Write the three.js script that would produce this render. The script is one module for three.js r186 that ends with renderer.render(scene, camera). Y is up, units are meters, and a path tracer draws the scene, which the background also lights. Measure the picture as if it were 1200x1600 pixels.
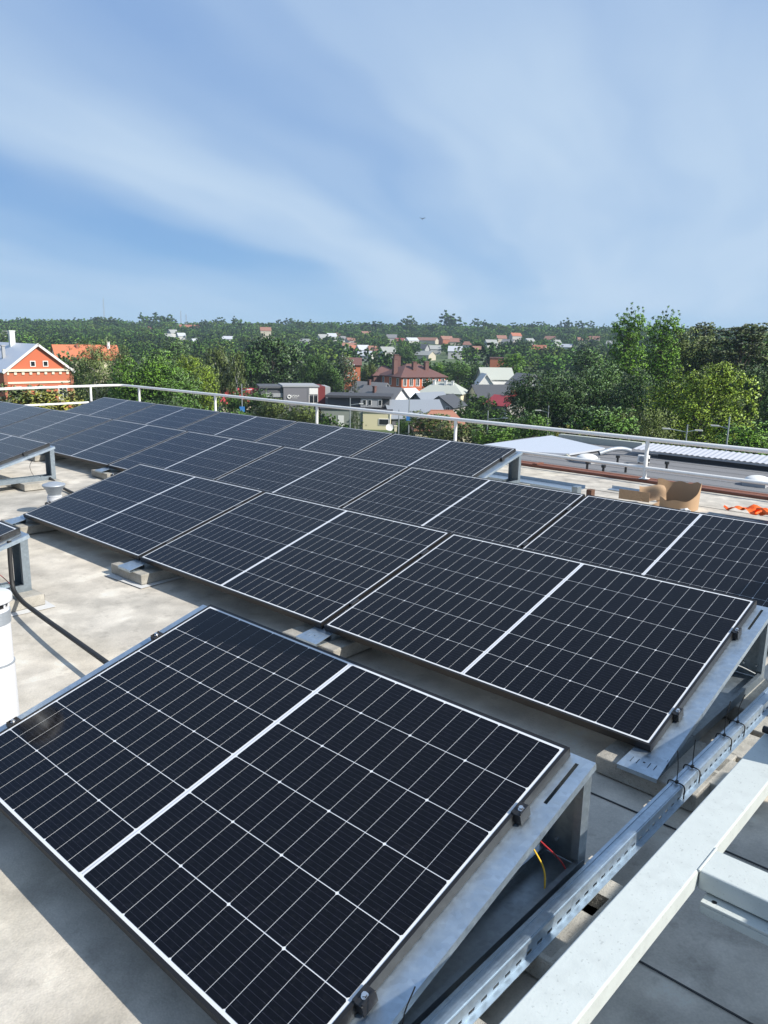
import * as THREE from 'three';
import { mergeGeometries } from 'three/addons/utils/BufferGeometryUtils.js';
import { RoundedBoxGeometry } from 'three/addons/geometries/RoundedBoxGeometry.js';

// ------------------------------------------------------------------ camera, sky, sun, exposure
// world: x runs along the panel rows (to the right), -z is away over the roof, y up; roof surface y = 0
const scene = new THREE.Scene();
const EYE = 1.617, YAW = -0.7358, PITCH = 0.2188, ROLL = -0.0186, FPX = 1225.04;
const camera = new THREE.PerspectiveCamera(66.292, 0.75, 0.05, 9000);
const AX = {};
{
  const R = new THREE.Vector3(Math.cos(YAW), 0, Math.sin(YAW));
  const Fh = new THREE.Vector3(Math.sin(YAW), 0, -Math.cos(YAW));
  const up = new THREE.Vector3(0, 1, 0);
  const U = up.clone().multiplyScalar(Math.cos(PITCH)).addScaledVector(Fh, Math.sin(PITCH));
  const F = up.clone().multiplyScalar(-Math.sin(PITCH)).addScaledVector(Fh, Math.cos(PITCH));
  AX.r = R.clone().multiplyScalar(Math.cos(ROLL)).addScaledVector(U, -Math.sin(ROLL));
  AX.u = R.clone().multiplyScalar(Math.sin(ROLL)).addScaledVector(U, Math.cos(ROLL));
  AX.f = F;
  camera.position.set(0, EYE, 0);
  camera.quaternion.setFromRotationMatrix(new THREE.Matrix4().makeBasis(AX.r, AX.u, F.clone().negate()));
  scene.add(camera);
}
const SUN = new THREE.Vector3(1.32, 1, -0.33).normalize();
const sun = new THREE.DirectionalLight(new THREE.Color(1, 0.945, 0.86), 5.0);
sun.position.copy(SUN).multiplyScalar(60).add(new THREE.Vector3(-4, 0, -5));
sun.target.position.set(-4, 0, -5);
sun.castShadow = true; sun.shadow.mapSize.set(4096, 4096); sun.shadow.radius = 1;
Object.assign(sun.shadow.camera, { left: -60, right: 60, top: 60, bottom: -60, near: 1, far: 300 });
scene.add(sun, sun.target);

// random and noise helpers (all seeded)
function rng(s) { let a = s >>> 0; return () => { a = (a + 0x6D2B79F5) | 0; let t = Math.imul(a ^ (a >>> 15), 1 | a); t = (t + Math.imul(t ^ (t >>> 7), 61 | t)) ^ t; return ((t ^ (t >>> 14)) >>> 0) / 4294967296; }; }
function hash2(x, y, s) { let h = Math.imul(x | 0, 374761393) + Math.imul(y | 0, 668265263) + Math.imul(s | 0, 974711); h = Math.imul(h ^ (h >>> 13), 1274126177); return ((h ^ (h >>> 16)) >>> 0) / 4294967296; }
function vnoise(x, y, s = 0, per = 0) {
  const xi = Math.floor(x), yi = Math.floor(y), fx = x - xi, fy = y - yi;
  const w = (a) => per ? ((a % per) + per) % per : a;
  const ux = fx * fx * (3 - 2 * fx), uy = fy * fy * (3 - 2 * fy);
  const a = hash2(w(xi), w(yi), s), b = hash2(w(xi + 1), w(yi), s), c = hash2(w(xi), w(yi + 1), s), d = hash2(w(xi + 1), w(yi + 1), s);
  return a + (b - a) * ux + (c - a) * uy + (a - b - c + d) * ux * uy;
}
function fbm(x, y, oct = 5, s = 0, per = 0) { let v = 0, a = 0.5, n = 0; for (let i = 0; i < oct; i++) { v += a * vnoise(x, y, s + i * 17, per); n += a; a *= 0.5; x *= 2; y *= 2; per *= 2; } return v / n; }
const clamp = (v, a = 0, b = 1) => Math.min(b, Math.max(a, v));
const smooth = (a, b, v) => { const t = clamp((v - a) / (b - a)); return t * t * (3 - 2 * t); };
const lerp = (a, b, t) => a + (b - a) * t;

// sky: blue air that pales towards the horizon, with thin streaky cirrus over all of it
{
  const W = 2048, H = 1024, data = new Float32Array(W * H * 4);
  const fwd = Math.atan2(AX.f.z, AX.f.x);
  // streaks of cirrus side by side across the wind, going on in the same rhythm all round
  const ST = [-4.6, 0.5, -3.7, 0.45, -3.05, 0.14, -2.72, 0.0, -2.46, 0.04, -2.02, 0.80, -1.70, 0.92, -1.4, 0.5, -1.15, 0.36, -0.9, 0.5, -0.75, 0.7, -0.4, 0.8, 0.0, 0.62, 0.4, 0.66];
  const cirrus = (z) => { const q = ((z + 4.6) % 10 + 10) % 10 - 4.6; const w = q > 0.4 ? -4.6 + (5.4 - q) : q; for (let i = 0; i < ST.length - 2; i += 2) if (w <= ST[i + 2]) return lerp(ST[i + 1], ST[i + 3], smooth(ST[i], ST[i + 2], Math.max(w, ST[i]))); return 0.5; };
  for (let j = 0; j < H; j++) {
    const el = ((j + 0.5) / H - 0.5) * Math.PI, se = Math.sin(el);
    for (let i = 0; i < W; i++) {
      const az = ((i + 0.5) / W - 0.5) * 2 * Math.PI;
      const e = Math.max(se, 0);
      const k = Math.pow(1 - e, 5.5), m = Math.exp(-e * 16);
      let r = lerp(0.095, 0.155, k), g = lerp(0.205, 0.345, k), b = lerp(0.455, 0.60, k);
      r = lerp(r, 0.30, m * 0.85); g = lerp(g, 0.445, m * 0.85); b = lerp(b, 0.56, m * 0.85);
      // cirrus as a flat sheet high above: coordinates on that sheet
      const dx = Math.cos(el) * Math.cos(az), dz = Math.cos(el) * Math.sin(az);
      const t = 1 / (Math.max(se, 0) + 0.11);
      const ca = fwd + 0.32, sx = (dx * Math.cos(ca) + dz * Math.sin(ca)) * t, sz = (-dx * Math.sin(ca) + dz * Math.cos(ca)) * t;
      const wob = (fbm(sx * 0.5 + 7, sz * 0.5 + 3, 4, 5) - 0.5) * 0.6 + (fbm(sx * 1.1 + 3, sz * 3 + 8, 4, 15) - 0.5) * 0.26;
      const fine = fbm(sx * 0.6 + 9.1, (sz + wob) * 5.2 + 5.5, 5, 77), veil = fbm(sx * 0.45 + 2.2, sz * 0.9 + 8.8, 5, 19);
      let c = cirrus(sz + wob) * (0.86 + 0.42 * (fine - 0.5)) * lerp(0.6, 1, smooth(1.7, 3.0, sx)) + 0.24 * smooth(0.3, 0.75, veil) + 0.06;
      c = clamp(c, 0, 0.92) * smooth(-0.02, 0.05, se);
      const cr = 0.40, cg = 0.51, cb = 0.64;
      r = lerp(r, cr, c); g = lerp(g, cg, c); b = lerp(b, cb, c);
      // brighter air round the sun
      const cs = clamp(dx * SUN.x + Math.sin(el) * SUN.y + dz * SUN.z, -1, 1), a = Math.acos(cs);
      const glow = 0.55 * Math.exp(-a * a / 0.06) + 0.12 * Math.exp(-a * a / 0.5);
      r += glow; g += glow * 0.97; b += glow * 0.9;
      if (se < 0) { const q = smooth(0, -0.25, se); r = lerp(r, 0.12, q); g = lerp(g, 0.14, q); b = lerp(b, 0.12, q); }
      const o = (j * W + i) * 4; data[o] = r; data[o + 1] = g; data[o + 2] = b; data[o + 3] = 1;
    }
  }
  const tex = new THREE.DataTexture(data, W, H, THREE.RGBAFormat, THREE.FloatType);
  tex.mapping = THREE.EquirectangularReflectionMapping; tex.magFilter = tex.minFilter = THREE.LinearFilter;
  tex.wrapS = THREE.RepeatWrapping; tex.colorSpace = THREE.LinearSRGBColorSpace; tex.needsUpdate = true;
  scene.background = tex; scene.environment = tex;
}
scene.fog = new THREE.FogExp2(new THREE.Color(0.42, 0.54, 0.66), 0.0002);
const renderer = new THREE.WebGLRenderer({ antialias: true });
renderer.toneMapping = THREE.LinearToneMapping; renderer.toneMappingExposure = 1.38;
renderer.shadowMap.enabled = true; renderer.shadowMap.type = THREE.PCFSoftShadowMap;

// ------------------------------------------------------------------ general helpers
function lin(r, g, b) { return new THREE.Color().setRGB(r, g, b, THREE.LinearSRGBColorSpace); }
const taken = new Map();
function numbered(n) { const k = taken.get(n) || 0; taken.set(n, k + 1); return k ? `${n}_${String(k).padStart(3, '0')}` : n; }
function tag(o, label, category, group) { o.userData.label = label; o.userData.category = category; if (group) o.userData.group = group; return o; }
function thing(name, label, category, pos = [0, 0, 0], turn = 0, group) {
  const o = new THREE.Group(); o.name = numbered(name); o.position.set(...pos); o.rotation.y = turn; scene.add(o); return tag(o, label, category, group);
}
function part(name, geos, mat, parent) {
  const g = Array.isArray(geos) ? mergeGeometries(geos.map(x => { const y = x.index ? x.toNonIndexed() : x; for (const k of Object.keys(y.attributes)) if (!['position', 'normal', 'uv'].includes(k)) y.deleteAttribute(k); return y; })) : geos;
  const m = new THREE.Mesh(g, mat); m.name = name; m.castShadow = m.receiveShadow = true; parent.add(m); return m;
}
function single(name, geos, mat, label, category, group) { const m = part(numbered(name), geos, mat, scene); return tag(m, label, category, group); }
function struct(name, geos, mat) { const m = part(name, geos, mat, scene); m.userData.kind = 'structure'; return m; }
// boxes with uv in metres
function box(x0, x1, y0, y1, z0, z1) {
  const g = new THREE.BoxGeometry(x1 - x0, y1 - y0, z1 - z0); g.translate((x0 + x1) / 2, (y0 + y1) / 2, (z0 + z1) / 2); return metreUV(g);
}
function rbox(x0, x1, y0, y1, z0, z1, r = 0.006, seg = 2) {
  const g = new RoundedBoxGeometry(x1 - x0, y1 - y0, z1 - z0, seg, r); g.translate((x0 + x1) / 2, (y0 + y1) / 2, (z0 + z1) / 2); return metreUV(g);
}
function metreUV(g) {
  const p = g.attributes.position, n = g.attributes.normal, uv = new Float32Array(p.count * 2);
  for (let i = 0; i < p.count; i++) {
    const ax = Math.abs(n.getX(i)), ay = Math.abs(n.getY(i)), az = Math.abs(n.getZ(i));
    if (ay >= ax && ay >= az) { uv[2 * i] = p.getX(i); uv[2 * i + 1] = p.getZ(i); } else if (ax >= az) { uv[2 * i] = p.getZ(i); uv[2 * i + 1] = p.getY(i); } else { uv[2 * i] = p.getX(i); uv[2 * i + 1] = p.getY(i); }
  }
  g.setAttribute('uv', new THREE.BufferAttribute(uv, 2)); return g;
}
function cyl(r0, r1, y0, y1, x = 0, z = 0, seg = 20) { const g = new THREE.CylinderGeometry(r1, r0, y1 - y0, seg); g.translate(x, (y0 + y1) / 2, z); return g; }
function bar(a, b, r, seg = 12) {
  const A = new THREE.Vector3(...a), B = new THREE.Vector3(...b), d = B.clone().sub(A), g = new THREE.CylinderGeometry(r, r, d.length(), seg);
  g.applyQuaternion(new THREE.Quaternion().setFromUnitVectors(new THREE.Vector3(0, 1, 0), d.clone().normalize())); g.translate((A.x + B.x) / 2, (A.y + B.y) / 2, (A.z + B.z) / 2); return g;
}
function tube(pts, r, n = 40, seg = 8) { return new THREE.TubeGeometry(new THREE.CatmullRomCurve3(pts.map(p => new THREE.Vector3(...p))), n, r, seg); }
function quad(a, b, c, d) { // flat sheet
  const g = new THREE.BufferGeometry(); g.setAttribute('position', new THREE.Float32BufferAttribute([...a, ...b, ...c, ...a, ...c, ...d], 3)); g.computeVertexNormals(); g.setAttribute('uv', new THREE.Float32BufferAttribute(new Array(12).fill(0), 2)); return metreUV(g);
}
function dataTex(W, H, fn, { srgb = true, repeat = [1, 1] } = {}) {
  const d = new Uint8Array(W * H * 4);
  for (let j = 0; j < H; j++) for (let i = 0; i < W; i++) { const c = fn(i / W, j / H, i, j), o = (j * W + i) * 4; d[o] = clamp(c[0]) * 255; d[o + 1] = clamp(c[1]) * 255; d[o + 2] = clamp(c[2]) * 255; d[o + 3] = 255; }
  const t = new THREE.DataTexture(d, W, H, THREE.RGBAFormat); t.wrapS = t.wrapT = THREE.RepeatWrapping; t.magFilter = THREE.LinearFilter; t.minFilter = THREE.LinearMipmapLinearFilter; t.generateMipmaps = true; t.anisotropy = 8;
  if (srgb) t.colorSpace = THREE.SRGBColorSpace; t.repeat.set(...repeat); t.needsUpdate = true; return t;
}
const grey = (v) => [v, v, v];
const std = (c, rough = 0.8, o = {}) => new THREE.MeshStandardMaterial({ color: lin(...c), roughness: rough, ...o });

// ------------------------------------------------------------------ materials
const fineN = dataTex(512, 512, (u, v) => grey(0.86 + 0.14 * fbm(u * 48, v * 48, 4, 3, 48)));
const noiseBump = dataTex(512, 512, (u, v, i, j) => grey(0.6 * fbm(u * 64, v * 64, 4, 9, 64) + 0.4 * hash2(i, j, 4)), { srgb: false });
const roofMap = dataTex(1024, 1024, (u, v, i, j) => {
  const a = fbm(u * 6, v * 6, 5, 21, 6), b = fbm(u * 26, v * 40, 5, 33, 26 * 1), c = hash2(i, j, 8), s = fbm(u * 90, v * 90, 3, 55, 90);
  let k = 0.885 + 0.13 * (a - 0.5) + 0.26 * (fbm(u * 34, v * 34, 5, 61, 34) - 0.5) + 0.07 * (c - 0.5);
  const stain = smooth(0.56, 0.72, fbm(u * 9 + 3, v * 9 + 1, 5, 71, 9)); k -= 0.045 * stain;
  const chalk = smooth(0.58, 0.70, fbm(u * 18, v * 18, 5, 91, 18)); k += 0.07 * chalk;
  k -= 0.05 * smooth(0.70, 0.78, s);
  const warm = 0.02 * (a - 0.4);
  return [k * (1.0 + warm), k * 0.982, k * (0.945 - warm)];
}, { repeat: [1 / 4, 1 / 4] });
const roofBump = dataTex(1024, 1024, (u, v, i, j) => grey(0.5 * fbm(u * 60, v * 60, 4, 13, 60) + 0.35 * fbm(u * 10, v * 10, 4, 15, 10) + 0.15 * hash2(i, j, 2)), { srgb: false, repeat: [1 / 2.7, 1 / 2.7] });
const M = {};
M.roof = new THREE.MeshStandardMaterial({ color: lin(0.66, 0.637, 0.598), map: roofMap, vertexColors: true, roughness: 0.9, bumpMap: roofBump, bumpScale: 0.0045 });
M.seam = std([0.05, 0.05, 0.052], 0.9);
const slabMap = dataTex(512, 512, (u, v, i, j) => { const k = 0.74 + 0.2 * (fbm(u * 8, v * 8, 5, 121, 8) - 0.5) + 0.08 * (hash2(i, j, 5) - 0.5) - 0.10 * smooth(0.70, 0.78, fbm(u * 110, v * 110, 2, 131, 110)); return [k, k * 0.985, k * 0.955]; }, { repeat: [2, 2] });
M.slab = new THREE.MeshStandardMaterial({ color: lin(0.66, 0.645, 0.60), map: slabMap, roughness: 0.95, bumpMap: noiseBump, bumpScale: 0.003 });
const galvMap = dataTex(512, 512, (u, v) => { // zinc spangle: small angular cells
  const X = u * 26, Y = v * 26, xi = Math.floor(X), yi = Math.floor(Y); let best = 9, id = 0;
  for (let a = -1; a < 2; a++) for (let b = -1; b < 2; b++) { const cx = ((xi + a) % 26 + 26) % 26, cy = ((yi + b) % 26 + 26) % 26; const px = xi + a + hash2(cx, cy, 1), py = yi + b + hash2(cx, cy, 2); const d = (px - X) ** 2 + (py - Y) ** 2; if (d < best) { best = d; id = hash2(cx, cy, 3); } }
  const k = 0.86 + 0.05 * id + 0.10 * (fbm(u * 10, v * 10, 4, 44, 10) - 0.5); return [k * 0.97, k * 0.99, k];
}, { repeat: [3, 3] });
const galvRough = dataTex(256, 256, (u, v) => grey(0.36 + 0.24 * fbm(u * 20, v * 20, 4, 57, 20)), { srgb: false, repeat: [3, 3] });
M.galv = new THREE.MeshStandardMaterial({ color: lin(0.60, 0.68, 0.76), map: galvMap, metalness: 0.9, roughness: 1, roughnessMap: galvRough });
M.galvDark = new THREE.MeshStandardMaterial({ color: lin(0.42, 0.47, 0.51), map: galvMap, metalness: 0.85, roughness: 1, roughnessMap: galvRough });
M.black = std([0.014, 0.014, 0.015], 0.45);
M.anod = new THREE.MeshStandardMaterial({ color: lin(0.026, 0.025, 0.025), metalness: 0.55, roughness: 0.42 });
M.steel = new THREE.MeshStandardMaterial({ color: lin(0.7, 0.7, 0.7), metalness: 0.95, roughness: 0.25 });
M.backsheet = new THREE.MeshPhysicalMaterial({ color: lin(0.62, 0.64, 0.66), ior: 1.3, roughness: 0.08 });
M.ribbon = new THREE.MeshPhysicalMaterial({ color: lin(0.42, 0.44, 0.50), ior: 1.3, roughness: 0.08 });
M.white = new THREE.MeshStandardMaterial({ color: lin(0.80, 0.81, 0.80), map: fineN, roughness: 0.42 });
const beamMap = dataTex(1024, 512, (u, v, i, j) => { let k = 0.93 + 0.05 * (fbm(u * 12, v * 12, 5, 201, 12) - 0.5); k -= 0.09 * smooth(0.72, 0.80, fbm(u * 70, v * 70, 4, 205, 70)); k -= 0.03 * smooth(0.55, 0.8, fbm(u * 9, v * 9, 5, 209, 9)); return [k * 0.985, k, k * 0.99]; }, { repeat: [2.5, 2.5] });
M.beam = new THREE.MeshStandardMaterial({ color: lin(0.60, 0.625, 0.62), map: beamMap, roughness: 0.4, bumpMap: noiseBump, bumpScale: 0.0006 });
M.rail = new THREE.MeshStandardMaterial({ color: lin(0.82, 0.82, 0.80), map: fineN, roughness: 0.4 });
M.zinc = new THREE.MeshStandardMaterial({ color: lin(0.55, 0.57, 0.60), map: galvMap, metalness: 0.5, roughness: 0.5 });
M.pvc = new THREE.MeshStandardMaterial({ color: lin(0.60, 0.61, 0.63), roughness: 0.38 });
M.rubber = std([0.018, 0.018, 0.018], 0.6);
M.cardboard = new THREE.MeshStandardMaterial({ color: lin(0.44, 0.29, 0.17), map: fineN, roughness: 0.95, side: THREE.DoubleSide });
M.cardIn = M.cardboard;
M.orange = new THREE.MeshStandardMaterial({ color: lin(0.85, 0.13, 0.012), roughness: 0.6, side: THREE.DoubleSide });
M.rust = new THREE.MeshStandardMaterial({ color: lin(0.22, 0.085, 0.05), map: fineN, roughness: 0.8 });
M.felt = new THREE.MeshStandardMaterial({ color: lin(0.20, 0.20, 0.205), map: fineN, roughness: 0.95, bumpMap: noiseBump, bumpScale: 0.004 });

// ------------------------------------------------------------------ the flat roof
const ROOF = { x0: -16.15, x1: 9, d0: -7, d1: 9.02 };
{
  const nx = 250, nz = 160, g = new THREE.PlaneGeometry(ROOF.x1 - ROOF.x0, ROOF.d1 - ROOF.d0, nx, nz); g.rotateX(-Math.PI / 2);
  g.translate((ROOF.x0 + ROOF.x1) / 2, 0, -(ROOF.d0 + ROOF.d1) / 2);
  const p = g.attributes.position, col = new Float32Array(p.count * 3), uv = g.attributes.uv;
  for (let i = 0; i < p.count; i++) {
    const x = p.getX(i), z = p.getZ(i); uv.setXY(i, x, z);
    let k = 0.90 + 0.22 * (fbm(x * 0.55 + 40, z * 0.55 + 70, 5, 301) - 0.5);
    const st = smooth(0.52, 0.68, fbm(x * 0.8 + 9, z * 0.8 + 3, 5, 311)); k -= 0.07 * st;
    const gr = smooth(0.55, 0.75, fbm(x * 1.4 + 19, z * 1.4 + 5, 5, 321));
    col[3 * i] = k; col[3 * i + 1] = k * (1 - 0.012 * gr); col[3 * i + 2] = k * (1 - 0.05 * gr);
    p.setY(i, 0.006 * (fbm(x * 1.1, z * 1.1, 3, 331) - 0.5) - 0.003);
  }
  g.setAttribute('color', new THREE.BufferAttribute(col, 3)); g.computeVertexNormals();
  const roof = struct('flat_roof', g, M.roof);
  // welded laps between the felt sheets, each a thin raised strip
  for (const [d, a, b] of [[1.80, -0.86, 3], [2.44, -1.6, 3], [1.30, -0.86, 3], [7.95, -12, 6]]) part('membrane_lap', box(a, b, 0.0005, 0.0035, -d - 0.0025, -d + 0.0025), M.seam, roof);
  part('membrane_lap', box(-0.722, -0.718, 0.0005, 0.003, -4.1, -1.9), M.seam, roof);
  const wallM = std([0.42, 0.40, 0.37], 0.9);
  struct('building_wall', box(ROOF.x0, ROOF.x1, -13, -0.06, -ROOF.d1, -ROOF.d0), wallM);
  // brown metal edging along the far side of the roof
  const e = single('roof_edging', [box(-16.2, 9, -0.12, 0.03, -9.04, -8.98), box(-16.2, 9, -0.004, 0.026, -8.98, -8.84)], M.rust, 'rusty brown metal edging along the far roof edge below the railing', 'edging');
  const seams = []; for (let x = -15.4; x < 8.5; x += 2) part('joint_cover', box(x, x + 0.05, 0.03, 0.04, -9.045, -8.835), M.rust, e);
}

// ------------------------------------------------------------------ solar panels
const TILT = Math.asin(0.3012 / 1.112), TT = Math.tan(TILT);
const PL = 1.774, PW = 1.134, PT = 0.032, HLOW = 0.147, PITCHX = 1.7966;
const ACT = { x0: 0.011, x1: PL - 0.011, v0: 0.011, v1: PW - 0.011 };
const BORD = 0.008, BARW = 0.018, COLS = 12, ROWS = 6;
const halfW = (ACT.x1 - ACT.x0 - BARW - 2 * BORD) / 2, cp = halfW / COLS, rp = (ACT.v1 - ACT.v0 - 2 * BORD) / ROWS;
const cellMats = [], cellTexN = 4;
for (let k = 0; k < cellTexN; k++) {
  const t = dataTex(128, 512, (u, v, i, j) => {
    let r = 0.030, g = 0.031, b = 0.052;
    const n = fbm(u * 5, v * 12, 3, 400 + k); r += 0.02 * (n - 0.5); g += 0.02 * (n - 0.5); b += 0.035 * (n - 0.5);
    const y = v * 11 + 0.5, f = Math.abs(y - Math.floor(y) - 0.5);      // fine busbar wires
    const w = 1 - smooth(0.02, 0.07, f); r += 0.10 * w; g += 0.105 * w; b += 0.115 * w;
    const ds = smooth(0.60, 0.78, fbm(u * 6 + k * 9, v * 15 + k * 5, 5, 500 + k)); r += 0.035 * ds; g += 0.035 * ds; b += 0.03 * ds;   // dust
    if (hash2(i, j, 90 + k) > 0.9965) { r += 0.12; g += 0.12; b += 0.11; }
    return [r, g, b];
  });
  cellMats.push(new THREE.MeshPhysicalMaterial({ color: 0xffffff, map: t, ior: 1.3, roughness: 0.07 + 0.012 * k }));
}
function cellGeo(kind) { // third-cut cell: outer corners are chamfered
  const w = cp - 0.0017, h = rp - 0.0028, c = 0.0044, l = kind === 0 ? c : 0, r = kind === 2 ? c : 0;
  const pts = []; const P = (x, y) => pts.push([x - w / 2, y - h / 2]);
  if (l) { P(l, 0); } else P(0, 0); if (r) { P(w - r, 0); P(w, r); P(w, h - r); P(w - r, h); } else { P(w, 0); P(w, h); } if (l) { P(l, h); P(0, h - l); P(0, l); } else P(0, h);
  const pos = [], nor = [], uv = [], idx = [];
  pts.forEach(([x, y]) => { pos.push(x, 0, -y); nor.push(0, 1, 0); uv.push(x / w + 0.5, y / h + 0.5); });
  for (let i = 1; i < pts.length - 1; i++) idx.push(0, i, i + 1);
  const g = new THREE.BufferGeometry(); g.setAttribute('position', new THREE.Float32BufferAttribute(pos, 3)); g.setAttribute('normal', new THREE.Float32BufferAttribute(nor, 3)); g.setAttribute('uv', new THREE.Float32BufferAttribute(uv, 2)); g.setIndex(idx); return g;
}
const CELL = [cellGeo(0), cellGeo(1), cellGeo(2)];
const cellSpots = [];
for (let h = 0; h < 2; h++) for (let c = 0; c < COLS; c++) for (let r = 0; r < ROWS; r++)
  cellSpots.push([ACT.x0 + BORD + h * (halfW + BARW) + (c + 0.5) * cp, -(ACT.v0 + BORD + (r + 0.5) * rp), c % 3, (c * 7 + r * 3 + h * 2 + ((c * r) % 5)) % cellTexN]);
const mergedCells = [0, 1].map(s => mergeGeometries(cellSpots.filter(q => q[3] % 2 === s).map(([x, z, k]) => { const g = CELL[k].clone().toNonIndexed(); g.translate(x, -0.0012, z); return g; })));
const L = 0.0105;
const frameGeo = mergeGeometries([box(0, PL, -PT, 0, -L, 0), box(0, PL, -PT, 0, -PW, -PW + L), box(0, L, -PT, -0.0002, -PW + L, -L), box(PL - L, PL, -PT, -0.0002, -PW + L, -L),
  box(L, PL - L, -PT, -PT + 0.002, -0.03, -L), box(L, PL - L, -PT, -PT + 0.002, -PW + L, -PW + 0.03)].map(g => g.toNonIndexed()));
const backGeo = box(L, PL - L, -0.006, -0.002, -PW + L, -L);
const barGeo = box(PL / 2 - 0.0026, PL / 2 + 0.0026, -0.0019, -0.0013, -PW + ACT.v0 + 0.012, -ACT.v0 - 0.012);
const boxGeo = rbox(PL / 2 - 0.05, PL / 2 + 0.05, -0.024, -0.0062, -PW + 0.06, -PW + 0.13, 0.004);
function solarPanel(xr, d0, label, fine) { // xr: right outer end, d0: depth of the lower outer edge
  const o = thing('solar_panel', label, 'solar panel', [xr - PL, HLOW, -d0], 0, 'solar panels in rows on the flat roof'); o.rotation.x = TILT;
  part('frame', frameGeo, M.anod, o);
  const bs = part('backsheet', backGeo, M.backsheet, o);
  part('ribbon_strip', barGeo, M.ribbon, bs);
  part('junction_box', boxGeo, M.black, o);
  if (fine) for (const [x, z, k, m] of cellSpots) { const c = part('cell', CELL[k], cellMats[m], o); c.position.set(x, -0.0012, z); }
  else for (const s of [0, 1]) { const c = part('cell_field', mergedCells[s], cellMats[s * 2 + 1], o); c.userData.kind = 'stuff'; }
  return o;
}
// row data: lower outer edge depth, right outer end of column 2
const ROWD = { A: 0.8476 - 0.011, B: 2.6716 - 0.011, C: 4.4171 - 0.011, D: 6.2259 - 0.011 };
const ROWX = { A: -0.9936, B: -1.0448, C: -1.0703, D: -1.0896 };
const endX = (row, col) => ROWX[row] - (2 - col) * PITCHX;
const ord = ['rightmost', 'second from right', 'third from right', 'fourth from right', 'fifth from right', 'sixth from right', 'seventh from right', 'eighth from right', 'ninth from right'];
const panels = [];
const P = (row, col, label, fine) => { panels.push([row, col]); return solarPanel(row === 'A' && col < 2 ? endX(row, col) - 0.13 : endX(row, col), ROWD[row], label, fine); };
P('A', 2, 'nearest black solar panel, alone in the foreground at bottom of the photo', true);
P('A', 0, 'solar panel corner cut by the left edge beside the big white pipe', false);
['rightmost', 'middle', 'leftmost'].forEach((w, i) => P('B', 2 - i, `${w} of the three joined solar panels in the second row`, true));
P('B', -2, 'solar panel cut by the left edge behind the small roof vent', false);
for (let i = 0; i < 8; i++) P('C', 2 - i, `solar panel in the third row, ${ord[i]} in that row`, i < 2);
for (let i = 0; i < 5; i++) P('D', -i, `solar panel in the farthest row by the railing, ${ord[i]}`, false);

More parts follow.
